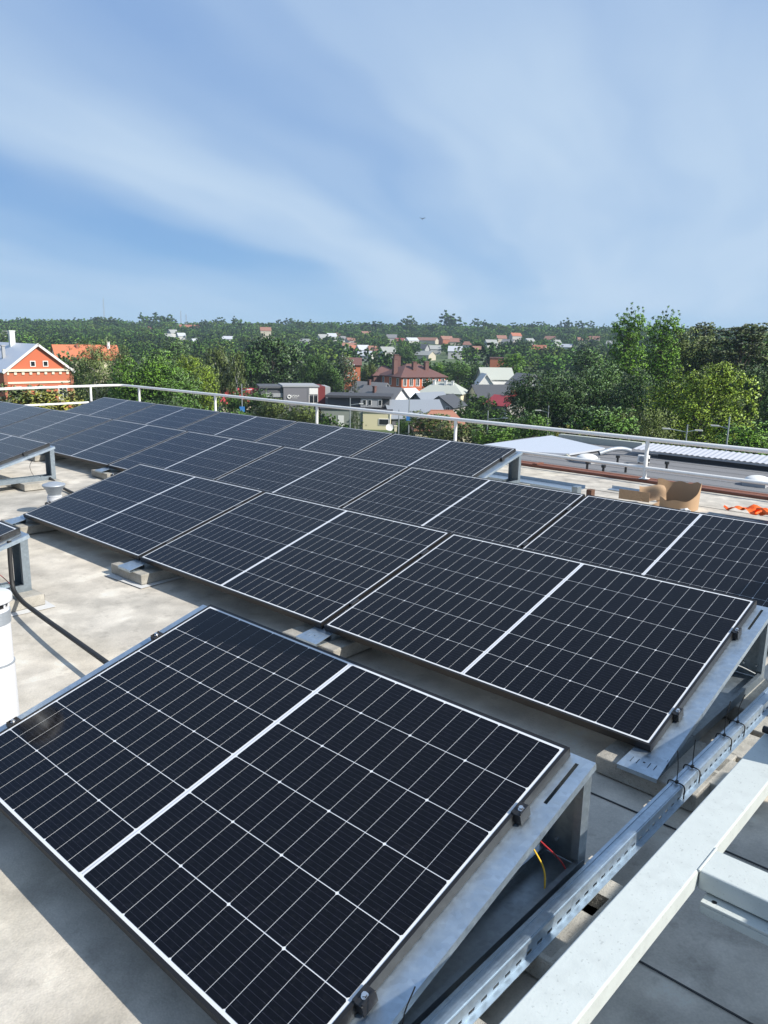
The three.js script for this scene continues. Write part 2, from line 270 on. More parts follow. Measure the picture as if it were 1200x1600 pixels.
// ------------------------------------------------------------------ triangular supports on concrete slabs
const FW = 0.14, RB = HLOW - PT / Math.cos(TILT) - 0.003;      // rafter top line at the lower edge
const SL = 0.074;                                              // slab height
function plate(pts, thick, holes = []) { // pts in (x, s) plane lying flat, extruded downwards
  const sh = new THREE.Shape(pts.map(p => new THREE.Vector2(...p))); for (const h of holes) sh.holes.push(new THREE.Path(h.map(p => new THREE.Vector2(...p))));
  const g = new THREE.ExtrudeGeometry(sh, { depth: thick, bevelEnabled: false }); g.rotateX(-Math.PI / 2); return metreUV(g);   // y up = thickness, s -> -z
}
const frameParts = (() => {
  const hw = FW / 2, len = 1.115 / Math.cos(TILT), slot = (x, a, b, w = 0.006) => [[x - w, a], [x + w, a], [x + w, b], [x - w, b]];
  const tilt = (g) => { g.rotateX(TILT); g.translate(0, RB, 0); return g; };
  const rafter = [tilt((() => { const g = plate([[-hw, -0.012], [hw, -0.012], [hw, len], [-hw, len]], 0.0025, [slot(0.026, len - 0.21, len - 0.03), slot(-0.026, len - 0.21, len - 0.03)]); g.translate(0, -0.0025, 0); return g; })()),
    tilt(box(hw - 0.0025, hw, -0.024, -0.0027, -len, 0.0)), tilt(box(-hw, -hw + 0.0025, -0.024, -0.0027, -len, 0.0))];
  const fy = RB - 0.004, y1 = SL + 0.016, s1 = -0.115;
  const foot = (() => { // plate that runs from the rafter down to the front lip, with knock-outs
    const run = Math.hypot(0.115, fy - y1), a = Math.atan2(fy - y1, 0.103);
    const g = plate([[-hw - 0.008, 0], [hw + 0.008, 0], [hw, run], [-hw, run]], 0.0025, [[[-0.004, run * 0.5], [0.004, run * 0.5], [0.004, run * 0.5 + 0.008], [-0.004, run * 0.5 + 0.008]], slot(-0.045, run * 0.35, run * 0.62, 0.0016), slot(-0.022, run * 0.35, run * 0.62, 0.0016), slot(0.045, run * 0.35, run * 0.62, 0.0016), slot(0.022, run * 0.35, run * 0.62, 0.0016)]);
    g.rotateX(a); g.translate(0, y1, -s1); return [g, box(-hw - 0.006, hw + 0.006, SL + 0.002, y1, -s1 - 0.003, -s1 - 0.0005)];
  })();
  const base = [box(-hw + 0.004, hw - 0.004, SL, SL + 0.0025, -1.11, -s1 - 0.01), box(hw - 0.0065, hw - 0.004, SL + 0.0027, SL + 0.04, -1.10, 0.0), box(-hw + 0.004, -hw + 0.0065, SL + 0.0027, SL + 0.04, -1.10, 0.0),
    box(-hw + 0.004, -hw + 0.02, SL + 0.04, SL + 0.0425, -1.08, -0.25), box(hw - 0.02, hw - 0.004, SL + 0.04, SL + 0.0425, -1.08, -0.25)];
  const ty = RB + 1.10 * TT - 0.006;
  const upright = [box(-hw + 0.008, hw - 0.008, SL + 0.004, ty, -1.108, -1.1055), box(hw - 0.008, hw - 0.0055, SL + 0.004, ty - 0.012, -1.108, -1.062), box(-hw + 0.0055, -hw + 0.008, SL + 0.004, ty - 0.012, -1.108, -1.062),
    box(hw - 0.03, hw - 0.008, SL + 0.05, ty - 0.03, -1.0645, -1.062)];
  const bolts = []; for (const [x, y] of [[-0.03, SL + 0.06], [0.03, SL + 0.06], [0.0, ty - 0.08], [0.03, ty - 0.08]]) { const b = new THREE.CylinderGeometry(0.006, 0.006, 0.006, 6); b.rotateX(Math.PI / 2); b.translate(x, y, -1.102); bolts.push(b); }
  const mg = (a) => mergeGeometries(a.map(g => g.index ? g.toNonIndexed() : g));
  return { rafter: mg(rafter), foot: mg(foot), base: mg(base), upright: mg(upright), bolts };
})();
function supportFrame(x, d0, label) {
  const o = thing('support_frame', label, 'support frame', [x, 0, -d0], 0, 'galvanised panel supports');
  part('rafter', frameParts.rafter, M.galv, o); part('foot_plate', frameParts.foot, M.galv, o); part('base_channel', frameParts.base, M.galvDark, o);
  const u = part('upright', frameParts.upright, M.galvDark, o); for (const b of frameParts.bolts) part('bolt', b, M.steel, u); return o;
}
const slabGeos = [0, 1, 2].map(k => { const g = rbox(-0.195, 0.195, 0.003, SL, -0.2, 0.2, 0.008, 2), p = g.attributes.position; for (let i = 0; i < p.count; i++) { const x = p.getX(i), y = p.getY(i), z = p.getZ(i); p.setXYZ(i, x + 0.006 * (hash2(Math.round(x * 90), Math.round(z * 90), k) - 0.5), y, z + 0.006 * (hash2(Math.round(z * 90), Math.round(x * 90 + y * 70), k + 7) - 0.5)); } return g; });
let slabN = 0;
function slab(x, d, label, turn = 0, sx = 1, sz = 1) {
  const m = single('concrete_slab', slabGeos[slabN++ % 3], M.slab, label, 'concrete slab', 'ballast slabs under the panel supports'); m.position.set(x, 0, -d); m.rotation.y = turn; m.scale.set(sx, 1, sz); return m;
}
const sheetM = std([0.52, 0.52, 0.51], 0.85);
function sheet(x, d, w, dp, turn, label) { const m = single('protective_mat', box(-w / 2, w / 2, 0.0012, 0.003, -dp / 2, dp / 2), sheetM, label, 'protective mat', 'mats under the concrete slabs'); m.position.set(x, 0, -d); m.rotation.y = turn; }
const rowWord = { A: 'front row', B: 'second row', C: 'third row', D: 'farthest row' };
const clampBody = [rbox(-0.004, 0.022, -0.03, 0.004, -0.024, 0.024, 0.002, 1), box(-0.009, 0.0, 0.0022, 0.005, -0.022, 0.022), box(0.018, 0.022, 0.003, 0.009, -0.02, 0.02)];
const clampBodyG = mergeGeometries(clampBody.map(g => g.index ? g.toNonIndexed() : g));
const clampBolt = mergeGeometries([cyl(0.0065, 0.0065, 0.004, 0.013, 0.010, 0, 6).toNonIndexed(), cyl(0.009, 0.009, 0.0035, 0.006, 0.010, 0, 14).toNonIndexed()]);
const midClamp = rbox(-0.024, 0.024, -0.012, 0.003, -0.03, 0.03, 0.002, 1);
function endClamp(x, d0, v, label, flip) {
  const o = thing('end_clamp', label, 'clamp', [x, HLOW + v * PW * Math.sin(TILT), -(d0 + v * PW * Math.cos(TILT))], 0, 'clamps holding the panel edges'); o.rotation.x = TILT; if (flip) o.scale.x = -1;
  part('clamp_body', clampBodyG, M.black, o); part('bolt', clampBolt, M.steel, o);
}
const runs = [['A', 2, 2], ['A', 0, 0], ['B', 0, 2], ['B', -2, -2], ['C', -5, 2], ['D', -4, 0]];
for (const [row, c0, c1] of runs) {
  const d0 = ROWD[row], off = row === 'A' && c1 < 2 ? -0.13 : 0;
  const blk = c1 < 0 || (row === 'A' && c1 === 0) ? 'left block of the ' : '';
  for (let c = c0; c <= c1 + 1; c++) {
    const right = c === c1 + 1, left = c === c0;
    const bx = right ? endX(row, c1) + off : endX(row, c) + off - PL - (left ? 0 : (PITCHX - PL) / 2);
    const x = right ? bx + 0.004 : left ? bx - 0.022 : bx;
    const n = c1 + 1 - c, where = right ? 'right end' : left ? 'left end' : `${['', 'first', 'second', 'third', 'fourth', 'fifth', 'sixth', 'seventh'][n]} panel joint from the right`;
    supportFrame(x, d0, `galvanised triangular support at the ${where} of the ${blk || ''}${rowWord[row]}`);
    const cen = right && c1 >= 0 && (row === 'A' || row === 'B') && c1 === 2 ? x + 0.02 : x - 0.03;
    slab(cen, d0 + 0.115, `grey concrete slab under front foot, ${where} of the ${blk}${rowWord[row]}`, 0.02 * ((c * 7) % 3 - 1));
    slab(x - 0.01, d0 + 0.93, `grey concrete slab under rear upright, ${where} of the ${blk}${rowWord[row]}`, 0.02 * ((c * 5) % 3 - 1));
    if (right || left) { for (const v of [0.2, 0.755]) endClamp(right ? bx : bx, d0, v, `black ${v < 0.5 ? 'lower' : 'upper'} end clamp at the ${where} of the ${blk}${rowWord[row]}`, left); }
    else if (row === 'B' || row === 'C' || row === 'D') for (const v of [0.22, 0.76]) {
      const m = single('mid_clamp', midClamp, M.black, `black ${v < 0.5 ? 'lower' : 'upper'} clamp in the ${where} of the ${blk}${rowWord[row]}`, 'clamp', 'clamps between neighbouring panels');
      m.position.set(bx, HLOW + v * PW * Math.sin(TILT), -(d0 + v * PW * Math.cos(TILT))); m.rotation.x = TILT; m.scale.x = 0.45;
    }
  }
}
sheet(endX('B', 0) + 0.0, ROWD.B + 0.10, 0.43, 0.46, 0.05, 'pale mat under the slab between left and middle second row panels');
sheet(-4.70, 1.78, 0.46, 0.46, -0.05, 'pale mat under the slab behind the big white pipe');

// strut channel along the right ends of the rows with cable ties
{
  const o = thing('strut_channel', 'long galvanised slotted strut channel running past the right panel ends', 'strut channel', [-0.884, SL, -0.1]);
  const w = 0.0225, h = 0.047, len = 7.3;
  part('web', [box(-w, w, h - 0.0025, h, -len, 0), box(-w + 0.002, -w + 0.012, h, h + 0.003, -len, 0), box(w - 0.012, w - 0.004, h, h + 0.003, -len, 0)], M.galv, o);
  part('side_wall', box(-w, -w + 0.0025, 0, h - 0.0027, -len, 0), M.galv, o);
  // slotted right wall: uprights between the slots, and rails above and below
  const rails = [box(w - 0.0025, w, 0, 0.009, -len, 0), box(w - 0.0025, w, 0.018, h - 0.0027, -len, 0), box(w, w + 0.016, 0, 0.0025, -len, 0)];
  for (let z = 0; z < len; z += 0.05) rails.push(box(w - 0.0025, w, 0.009, 0.018, -z - 0.026, -z));
  part('slotted_wall', rails, M.galv, o);
  const tieD = [[2.52, 0.11], [2.66, 0.10], [2.98, 0.14], [3.13, 0.12], [1.07, 0.17]];
  tieD.forEach(([d, tail], i) => {
    const t = thing('cable_tie', `black cable tie on the strut channel, ${['nearest to the second row foot', 'second up from the second row foot', 'third up from the second row foot', 'farthest along beside the second row panel', 'with a long tail beside the nearest panel'][i]}`, 'cable tie', [-0.884, SL, -d], 0, 'cable ties on the strut channel');
    part('loop', tube([[-0.03, 0.005, 0], [-0.028, 0.05, 0.001], [0, 0.054, 0.004], [0.027, 0.05, 0.006], [0.030, 0.004, 0.006]], 0.0024, 30, 6), M.rubber, t);
    part('tail', tube([[0.0, 0.055, 0.004], [-0.002, 0.055 + tail * 0.5, 0.0], [-0.012 + 0.008 * i, 0.055 + tail, -0.008]], 0.0017, 16, 6), M.rubber, t);
    part('head', rbox(-0.005, 0.005, 0.051, 0.061, -0.002, 0.010, 0.001, 1), M.rubber, t);
  });
}
slab(-0.835, 1.72, 'beige slab half under the strut channel beside the nearest panel', 0, 0.62, 0.82);
slab(-0.83, 1.16, 'slab under the strut channel near the bottom of the photo', 0, 0.6, 0.7);
slab(-0.80, 2.80, 'beige slab by the strut channel, nearer of the pair below the steel column', 0.03, 0.55, 0.55);
slab(-0.795, 3.06, 'beige slab by the strut channel, middle one below the steel column', -0.03, 0.55, 0.55);
slab(-0.79, 3.34, 'slab by the strut channel, farthest below the steel column', 0.02, 0.55, 0.6);

// ------------------------------------------------------------------ white steel frame at the right, with the plant behind the camera
{
  const o = thing('steel_frame', 'white painted steel frame with thick beam crossing the bottom right corner', 'steel frame');
  const xl = -0.609, xr = -0.510, yt = 0.45, yb = 0.40;
  part('main_beam', rbox(xl, xr, yb, yt, -3.6, 1.4, 0.005, 3), M.beam, o);
  part('cross_beam', rbox(xr + 0.001, 1.7, yb + 0.0005, yt - 0.0005, -1.753, -1.652, 0.005, 3), M.beam, o);
  part('cross_beam', rbox(xr + 0.001, 1.7, yb + 0.0005, yt - 0.0005, 0.5, 0.59, 0.005, 3), M.beam, o);
  part('weld_bead', bar([xr + 0.001, yt - 0.001, -1.757], [xr + 0.001, yt - 0.001, -1.648], 0.0035, 8), M.beam, o);
  const pl = part('bolted_plate', [rbox(xr + 0.02, 1.2, yb - 0.012, yb - 0.0045, -1.74, -1.622, 0.002, 1), rbox(xr + 0.02, 1.2, yb - 0.034, yb - 0.0125, -1.6275, -1.622, 0.002, 1)], M.beam, o);
  for (let k = 0; k < 5; k++) part('bolt_hole', cyl(0.006, 0.006, yb - 0.0046, yb - 0.0040, xr + 0.045 + k * 0.12, -1.640, 14), M.black, pl);
  for (const [x, z] of [[-0.56, -3.5], [-0.56, 1.3], [1.6, -1.70], [1.6, 0.55]]) part('leg', rbox(x - 0.04, x + 0.04, 0.012, yb - 0.001, z - 0.04, z + 0.04, 0.005), M.beam, o);
  for (const [x, z] of [[-0.56, -3.5], [-0.56, 1.3], [1.6, -1.70], [1.6, 0.55]]) part('foot', rbox(x - 0.1, x + 0.1, 0.0005, 0.0118, z - 0.1, z + 0.1, 0.002), M.beam, o);
  const c = thing('steel_column', 'round white steel column standing on the beam at the right edge', 'column', [-0.415, 0.451, -2.455]);
  part('shaft', cyl(0.173, 0.173, 0.03, 1.6, 0, 0, 40), M.beam, c);
  part('base_ring', [cyl(0.181, 0.181, 0.0, 0.03, 0, 0, 40)], M.beam, c);
  const b = new THREE.CylinderGeometry(0.011, 0.011, 0.02, 6); b.rotateZ(Math.PI / 2); b.translate(-0.186, 0.016, 0.03); part('bolt', b, M.anod, c);
  // ventilation unit on the same frame: out of the picture, it shades the roof on this side
  const v = thing('ventilation_unit', 'grey ventilation unit outside the frame that shades the roof at right', 'ventilation unit', [1.15, 0.451, -0.25]);
  part('casing', rbox(-0.8, 0.8, 0.0, 0.52, -2.85, 1.6, 0.02, 2), M.zinc, v);
  part('access_panel', rbox(-0.808, -0.8005, 0.05, 0.35, -1.4, -0.2, 0.002, 1), M.beam, v); part('access_panel', rbox(-0.808, -0.8005, 0.05, 0.35, 0.1, 1.4, 0.002, 1), M.beam, v);
  const f = thing('flue_pipe', 'metal flue pipe outside the frame whose shadow falls on the third row', 'pipe', [-0.02, 0, -4.98]);
  part('pipe', cyl(0.16, 0.16, 0, 1.05, 0, 0, 28), M.zinc, f); part('cap', [cyl(0.24, 0.03, 1.09, 1.2, 0, 0, 28), cyl(0.02, 0.02, 1.05, 1.1, 0, 0, 8)], M.zinc, f);
}

// ------------------------------------------------------------------ pipes, cables and things lying on the roof
{
  const o = thing('vent_pipe', 'thick white vent pipe with flat cap cut by the left edge', 'vent pipe', [-3.165, 0, -1.15]);
  part('pipe', [cyl(0.076, 0.076, 0, 0.30, 0, 0, 40)], M.pvc, o); part('upper_pipe', [cyl(0.073, 0.073, 0.303, 0.535, 0, 0, 40)], M.pvc, o);
  part('joint_ring', [cyl(0.0775, 0.0775, 0.296, 0.302, 0, 0, 40)], M.zinc, o); part('collar', [cyl(0.0765, 0.0765, 0.47, 0.522, 0, 0, 40)], M.zinc, o);
  part('grille', cyl(0.066, 0.066, 0.536, 0.556, 0, 0, 40), M.black, o);
  const posts = []; for (let k = 0; k < 12; k++) { const a = k / 12 * Math.PI * 2; posts.push(cyl(0.005, 0.005, 0.535, 0.557, Math.cos(a) * 0.07, Math.sin(a) * 0.07, 6)); } part('grille_bars', posts, M.pvc, o);
  const cap = new THREE.LatheGeometry([[0.0, 0.60], [0.035, 0.60], [0.04, 0.596], [0.078, 0.592], [0.084, 0.588], [0.087, 0.58], [0.087, 0.562], [0.083, 0.557], [0, 0.557]].map(p => new THREE.Vector2(...p)), 48); part('cap', cap, M.pvc, o);
  const s = thing('roof_vent', 'small grey roof vent with conical cap behind the second row', 'roof vent', [-6.86, 0, -3.14]);
  part('pipe', cyl(0.055, 0.055, 0, 0.2, 0, 0, 28), M.zinc, s); part('sleeve', [cyl(0.064, 0.064, 0.10, 0.16, 0, 0, 28), cyl(0.06, 0.06, 0.165, 0.175, 0, 0, 28)], M.pvc, s);
  const cone = new THREE.LatheGeometry([[0.058, 0.19], [0.07, 0.225], [0.098, 0.262], [0.10, 0.27], [0.095, 0.277], [0.05, 0.292], [0, 0.298]].map(p => new THREE.Vector2(...p)), 36); part('cap', cone, M.zinc, s);
  // black conduit sagging from the left block to the nearest panel
  single('cable_conduit', tube([[-4.66, 0.40, -1.84], [-4.645, 0.25, -1.83], [-4.61, 0.12, -1.82], [-4.50, 0.085, -1.81], [-4.2, 0.09, -1.77], [-3.7, 0.105, -1.715], [-3.2, 0.11, -1.67], [-2.75, 0.11, -1.63], [-2.3, 0.09, -1.6]], 0.0135, 80, 10), M.rubber, 'thick black cable conduit sagging from the left block to the nearest panel', 'cable');
  single('cable_conduit', tube([[-8.2, 0.10, -3.7], [-7.9, 0.03, -3.7], [-7.3, 0.025, -3.62], [-6.7, 0.025, -3.55], [-6.2, 0.03, -3.5]], 0.015, 60, 10), M.rubber, 'black cable conduit lying behind the small roof vent', 'cable');
  // loose wires
  const wire = (n, l, c, pts, r = 0.0026) => single('wire', tube(pts, r, 40, 6), std(c, 0.5), l, 'wire', 'loose wires under the panels');
  wire('y', 'yellow wire inside the nearest triangular support', [0.75, 0.48, 0.04], [[-1.03, 0.30, -1.72], [-0.99, 0.22, -1.745], [-0.96, 0.15, -1.765], [-0.945, 0.10, -1.75]]);
  wire('r', 'dark red wire inside the nearest triangular support', [0.28, 0.015, 0.02], [[-1.03, 0.30, -1.725], [-0.99, 0.22, -1.785], [-0.95, 0.14, -1.845], [-0.935, 0.10, -1.86]]);
  wire('l', 'dark red wire hanging under the panel at the left edge', [0.22, 0.02, 0.02], [[-4.86, 0.36, -1.55], [-4.79, 0.30, -1.66], [-4.71, 0.2, -1.78], [-4.68, 0.12, -1.84]]);
  wire('k', 'black wire loop hanging from the support behind the roof vent', [0.02, 0.02, 0.02], [[-8.32, 0.30, -3.62], [-8.40, 0.2, -3.60], [-8.36, 0.10, -3.62], [-8.28, 0.10, -3.66]]);
  wire('g', 'grey wire under the second row panel near the steel column', [0.35, 0.36, 0.36], [[-1.08, 0.22, -3.5], [-1.02, 0.19, -3.56], [-0.97, 0.16, -3.6]]);
  single('grommet', [(() => { const g = new THREE.SphereGeometry(0.013, 18, 12); g.scale(1, 0.8, 1); g.translate(-0.978, 0.166, -0.965); return g; })()], M.rubber, 'round black rubber plug below the lower clamp of the nearest panel', 'plug');
}
// torn cardboard box
{
  const o = thing('cardboard_box', 'torn open brown cardboard box lying by the railing', 'cardboard box', [-3.04, 0, -7.66], 0.1); o.scale.setScalar(0.72);
  const curve = [[-0.30, 0.28], [-0.1, 0.36], [0.14, 0.34], [0.30, 0.20], [0.335, 0.02], [0.27, -0.16], [0.05, -0.22], [-0.12, -0.15]];
  const wallGeo = (h0, h1, f = 1) => { const c = new THREE.CatmullRomCurve3(curve.map(p => new THREE.Vector3(p[0] * f, 0, -p[1] * f))), n = 60, pos = [], idx = []; for (let i = 0; i <= n; i++) { const t = i / n, p = c.getPoint(t), k = h1 * (1.25 - 0.10 * Math.sin(t * 9) - 0.62 * smooth(-0.12, 0.14, p.z) + 0.05 * Math.sin(t * 40)); pos.push(p.x, h0, p.z, p.x * 1.04, k, p.z * 1.04); if (i) { const a = 2 * i - 2; idx.push(a, a + 1, a + 2, a + 1, a + 3, a + 2); } } const g = new THREE.BufferGeometry(); g.setAttribute('position', new THREE.Float32BufferAttribute(pos, 3)); g.setIndex(idx); g.computeVertexNormals(); g.setAttribute('uv', new THREE.Float32BufferAttribute(new Float32Array(pos.length / 3 * 2), 2)); return g; };
  part('side_wall', [wallGeo(0.004, 0.27, 1), wallGeo(0.004, 0.268, 0.985)], M.cardboard, o);
  part('bottom', box(-0.26, 0.24, 0.002, 0.01, -0.3, 0.16), M.cardboard, o);
  const fl = new THREE.PlaneGeometry(0.34, 0.26, 14, 10), fp = fl.attributes.position; for (let i = 0; i < fp.count; i++) { const x = fp.getX(i), y = fp.getY(i); fp.setZ(i, 0.05 * Math.sin(x * 13) + 0.03 * Math.sin(y * 21 + x * 8)); } fl.computeVertexNormals(); fl.rotateX(-0.9); fl.rotateY(0.5); fl.translate(-0.28, 0.17, -0.02); part('torn_flap', fl, M.cardboard, o);
  const f2 = box(-0.72, -0.28, 0.05, 0.19, 0.10, 0.106); part('torn_flap', f2, M.cardboard, o);
  // plank and offcuts
  single('wood_offcut', rbox(-3.86, -3.80, 0.001, 0.10, -7.50, -7.42, 0.004), std([0.10, 0.05, 0.03], 0.9), 'short dark brown offcut standing left of the cardboard box', 'offcut');
  single('metal_offcut', rbox(-4.06, -3.99, 0.001, 0.10, -7.56, -7.47, 0.004), M.galvDark, 'short grey metal offcut standing left of the brown offcut', 'offcut');
  single('metal_profile', [box(-3.95, -3.3, 0.001, 0.004, -8.2, -8.09), box(-3.95, -3.3, 0.004, 0.035, -8.2, -8.197)], M.galv, 'short galvanised profile lying behind the cardboard box', 'profile');
  single('metal_profile', [box(-5.6, -4.15, 0.001, 0.0035, -7.95, -7.62), box(-5.6, -4.15, 0.0035, 0.04, -7.95, -7.946), box(-5.6, -4.15, 0.0035, 0.03, -7.624, -7.62)], M.galv, 'wide galvanised sheet profile lying behind the far panel row', 'profile');
  const pp = []; for (let k = 0; k < 4; k++) pp.push([k]);
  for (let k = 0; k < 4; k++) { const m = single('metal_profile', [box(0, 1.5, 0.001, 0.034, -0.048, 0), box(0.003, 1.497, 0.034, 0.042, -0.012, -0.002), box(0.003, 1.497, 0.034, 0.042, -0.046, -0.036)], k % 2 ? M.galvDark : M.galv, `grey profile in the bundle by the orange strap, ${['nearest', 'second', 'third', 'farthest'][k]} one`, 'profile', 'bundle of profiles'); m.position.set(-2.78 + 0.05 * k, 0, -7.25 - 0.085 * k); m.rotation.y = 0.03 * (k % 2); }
  const cp2 = single('paper_scrap', (() => { const g = new THREE.IcosahedronGeometry(0.05, 2), p = g.attributes.position; for (let i = 0; i < p.count; i++) { const k = 0.7 + 0.6 * hash2(Math.round(p.getX(i) * 400), Math.round(p.getY(i) * 400 + p.getZ(i) * 900), 3); p.setXYZ(i, p.getX(i) * k, p.getY(i) * k * 0.7, p.getZ(i) * k); } g.computeVertexNormals(); return g; })(), sheetM, 'crumpled white paper scrap beside the profile bundle', 'paper'); cp2.position.set(-2.72, 0.075, -7.2);
  // orange lifting strap: crumpled ribbon
  const os = thing('lifting_strap', 'crumpled bright orange strap lying on the profiles at right', 'strap', [-2.2, 0.04, -7.5]);
  const crumple = (len, wid, seed, bend) => { const g = new THREE.PlaneGeometry(len, wid, 60, 14); g.rotateX(-Math.PI / 2); const p = g.attributes.position; for (let i = 0; i < p.count; i++) { const x = p.getX(i), z = p.getZ(i); const y = 0.012 + 0.11 * Math.pow(fbm(x * 9 + seed, z * 11, 3, seed), 1.6) + 0.03 * Math.abs(Math.sin(x * 21 + seed + z * 9)); p.setXYZ(i, x + 0.02 * Math.sin(z * 30), y, z * (0.75 + 0.35 * Math.sin(x * 8 + seed)) + bend * Math.sin(x * 5 + seed)); } g.computeVertexNormals(); return g; };
  part('webbing', [crumple(0.95, 0.15, 3, 0.05).translate(0.16, 0, -0.16), crumple(0.75, 0.12, 8, 0.04).rotateY(-0.15).translate(0.34, 0.02, -0.03), crumple(0.42, 0.13, 12, 0.03).rotateY(-1.1).translate(0.2, 0.0, 0.16)], M.orange, os);
}
// railing along the far edge and round the left corner
{
  const H = 0.507, D = 8.9, cx = -15.8;
  const o = thing('roof_railing', 'white tube railing along the far roof edge and left corner', 'railing', [0, 0, 0]);
  const xs = [-15.12, -12.42, -9.6, -6.72, -3.89, -1.06, 1.77, 4.6, 7.4];
  for (const x of xs) { part('post', [cyl(0.023, 0.023, 0.034, H - 0.0, x, -D, 16)], M.rail, o); }
  for (const d of [8.2, 5.4, 2.6, -0.2, -3]) part('post', cyl(0.023, 0.023, 0.0, H, cx - 0.06, -d, 16), M.rail, o);
  const top = new THREE.CurvePath(); const pts = [[9, H, -D], [-15.55, H, -D], [-15.74, H, -D + 0.04], [cx - 0.02, H, -D + 0.16], [cx - 0.06, H, -D + 0.4], [cx - 0.06, H, 5]];
  part('top_rail', [bar(pts[0], pts[1], 0.0255, 16), tube([pts[1], pts[2], pts[3], pts[4]], 0.0255, 24, 16), bar(pts[4], pts[5], 0.0255, 16)], M.rail, o);
  part('lower_rail', [bar([9, 0.165, -D], [-15.12, 0.165, -D], 0.021, 14), bar([cx - 0.06, 0.165, -8.2], [cx - 0.06, 0.165, 5], 0.021, 14)], M.rail, o);
  for (const x of xs) part('base_plate', rbox(x - 0.05, x + 0.05, 0.0345, 0.041, -D - 0.05, -D + 0.05, 0.002, 1), M.rail, o);
}
// ------------------------------------------------------------------ the town below: ground, hills and their things
const GY = -12;
const FH = new THREE.Vector2(Math.sin(YAW), -Math.cos(YAW)), RH = new THREE.Vector2(Math.cos(YAW), Math.sin(YAW)); // forward and right on the map (x, z)
function terrain(x, z) {
  const f = x * FH.x + z * FH.y, r = x * RH.x + z * RH.y, d = Math.hypot(f, r);
  const hill = smooth(230, 1080, d) * lerp(13, 20, smooth(-700, 100, r)) + 2.2 * (fbm(x * 0.006 + 5, z * 0.006 + 9, 3, 700) - 0.5) * smooth(200, 500, d);
  return GY + (f > 0 ? hill * smooth(-40, 150, f) : 0) - 26 * smooth(1500, 3200, d);
}
function ray(px, py) { return AX.f.clone().multiplyScalar(FPX).addScaledVector(AX.r, px - 600).addScaledVector(AX.u, 800 - py); }
function spot(px, dist) { const v = ray(px, 530), k = dist / Math.hypot(v.x, v.z); return [v.x * k, v.z * k]; }       // a bearing and a range to a place on the map
function heightAt(px, py, dist) { const v = ray(px, py), k = dist / Math.hypot(v.x, v.z); return EYE + v.y * k; }
const toCam = (x, z) => Math.atan2(-x, -z);
{
  const N = 150, pos = [], idx = [], col = [], S = 5200;
  const warp = (t) => Math.sign(t) * Math.pow(Math.abs(t), 2.1) * S;
  for (let j = 0; j <= N; j++) for (let i = 0; i <= N; i++) {
    const x = warp(i / N * 2 - 1) - 40, z = warp(j / N * 2 - 1) - 60; pos.push(x, terrain(x, z), z);
    const k = fbm(x * 0.03, z * 0.03, 4, 720); col.push(0.050 + 0.05 * k, 0.085 + 0.05 * k, 0.028 + 0.02 * k);
    if (i && j) { const a = (j - 1) * (N + 1) + i - 1; idx.push(a, a + N + 1, a + 1, a + 1, a + N + 1, a + N + 2); }
  }
  const g = new THREE.BufferGeometry(); g.setAttribute('position', new THREE.Float32BufferAttribute(pos, 3)); g.setAttribute('color', new THREE.Float32BufferAttribute(col, 3)); g.setIndex(idx); g.computeVertexNormals();
  struct('ground', g, new THREE.MeshStandardMaterial({ vertexColors: true, roughness: 1 }));
}
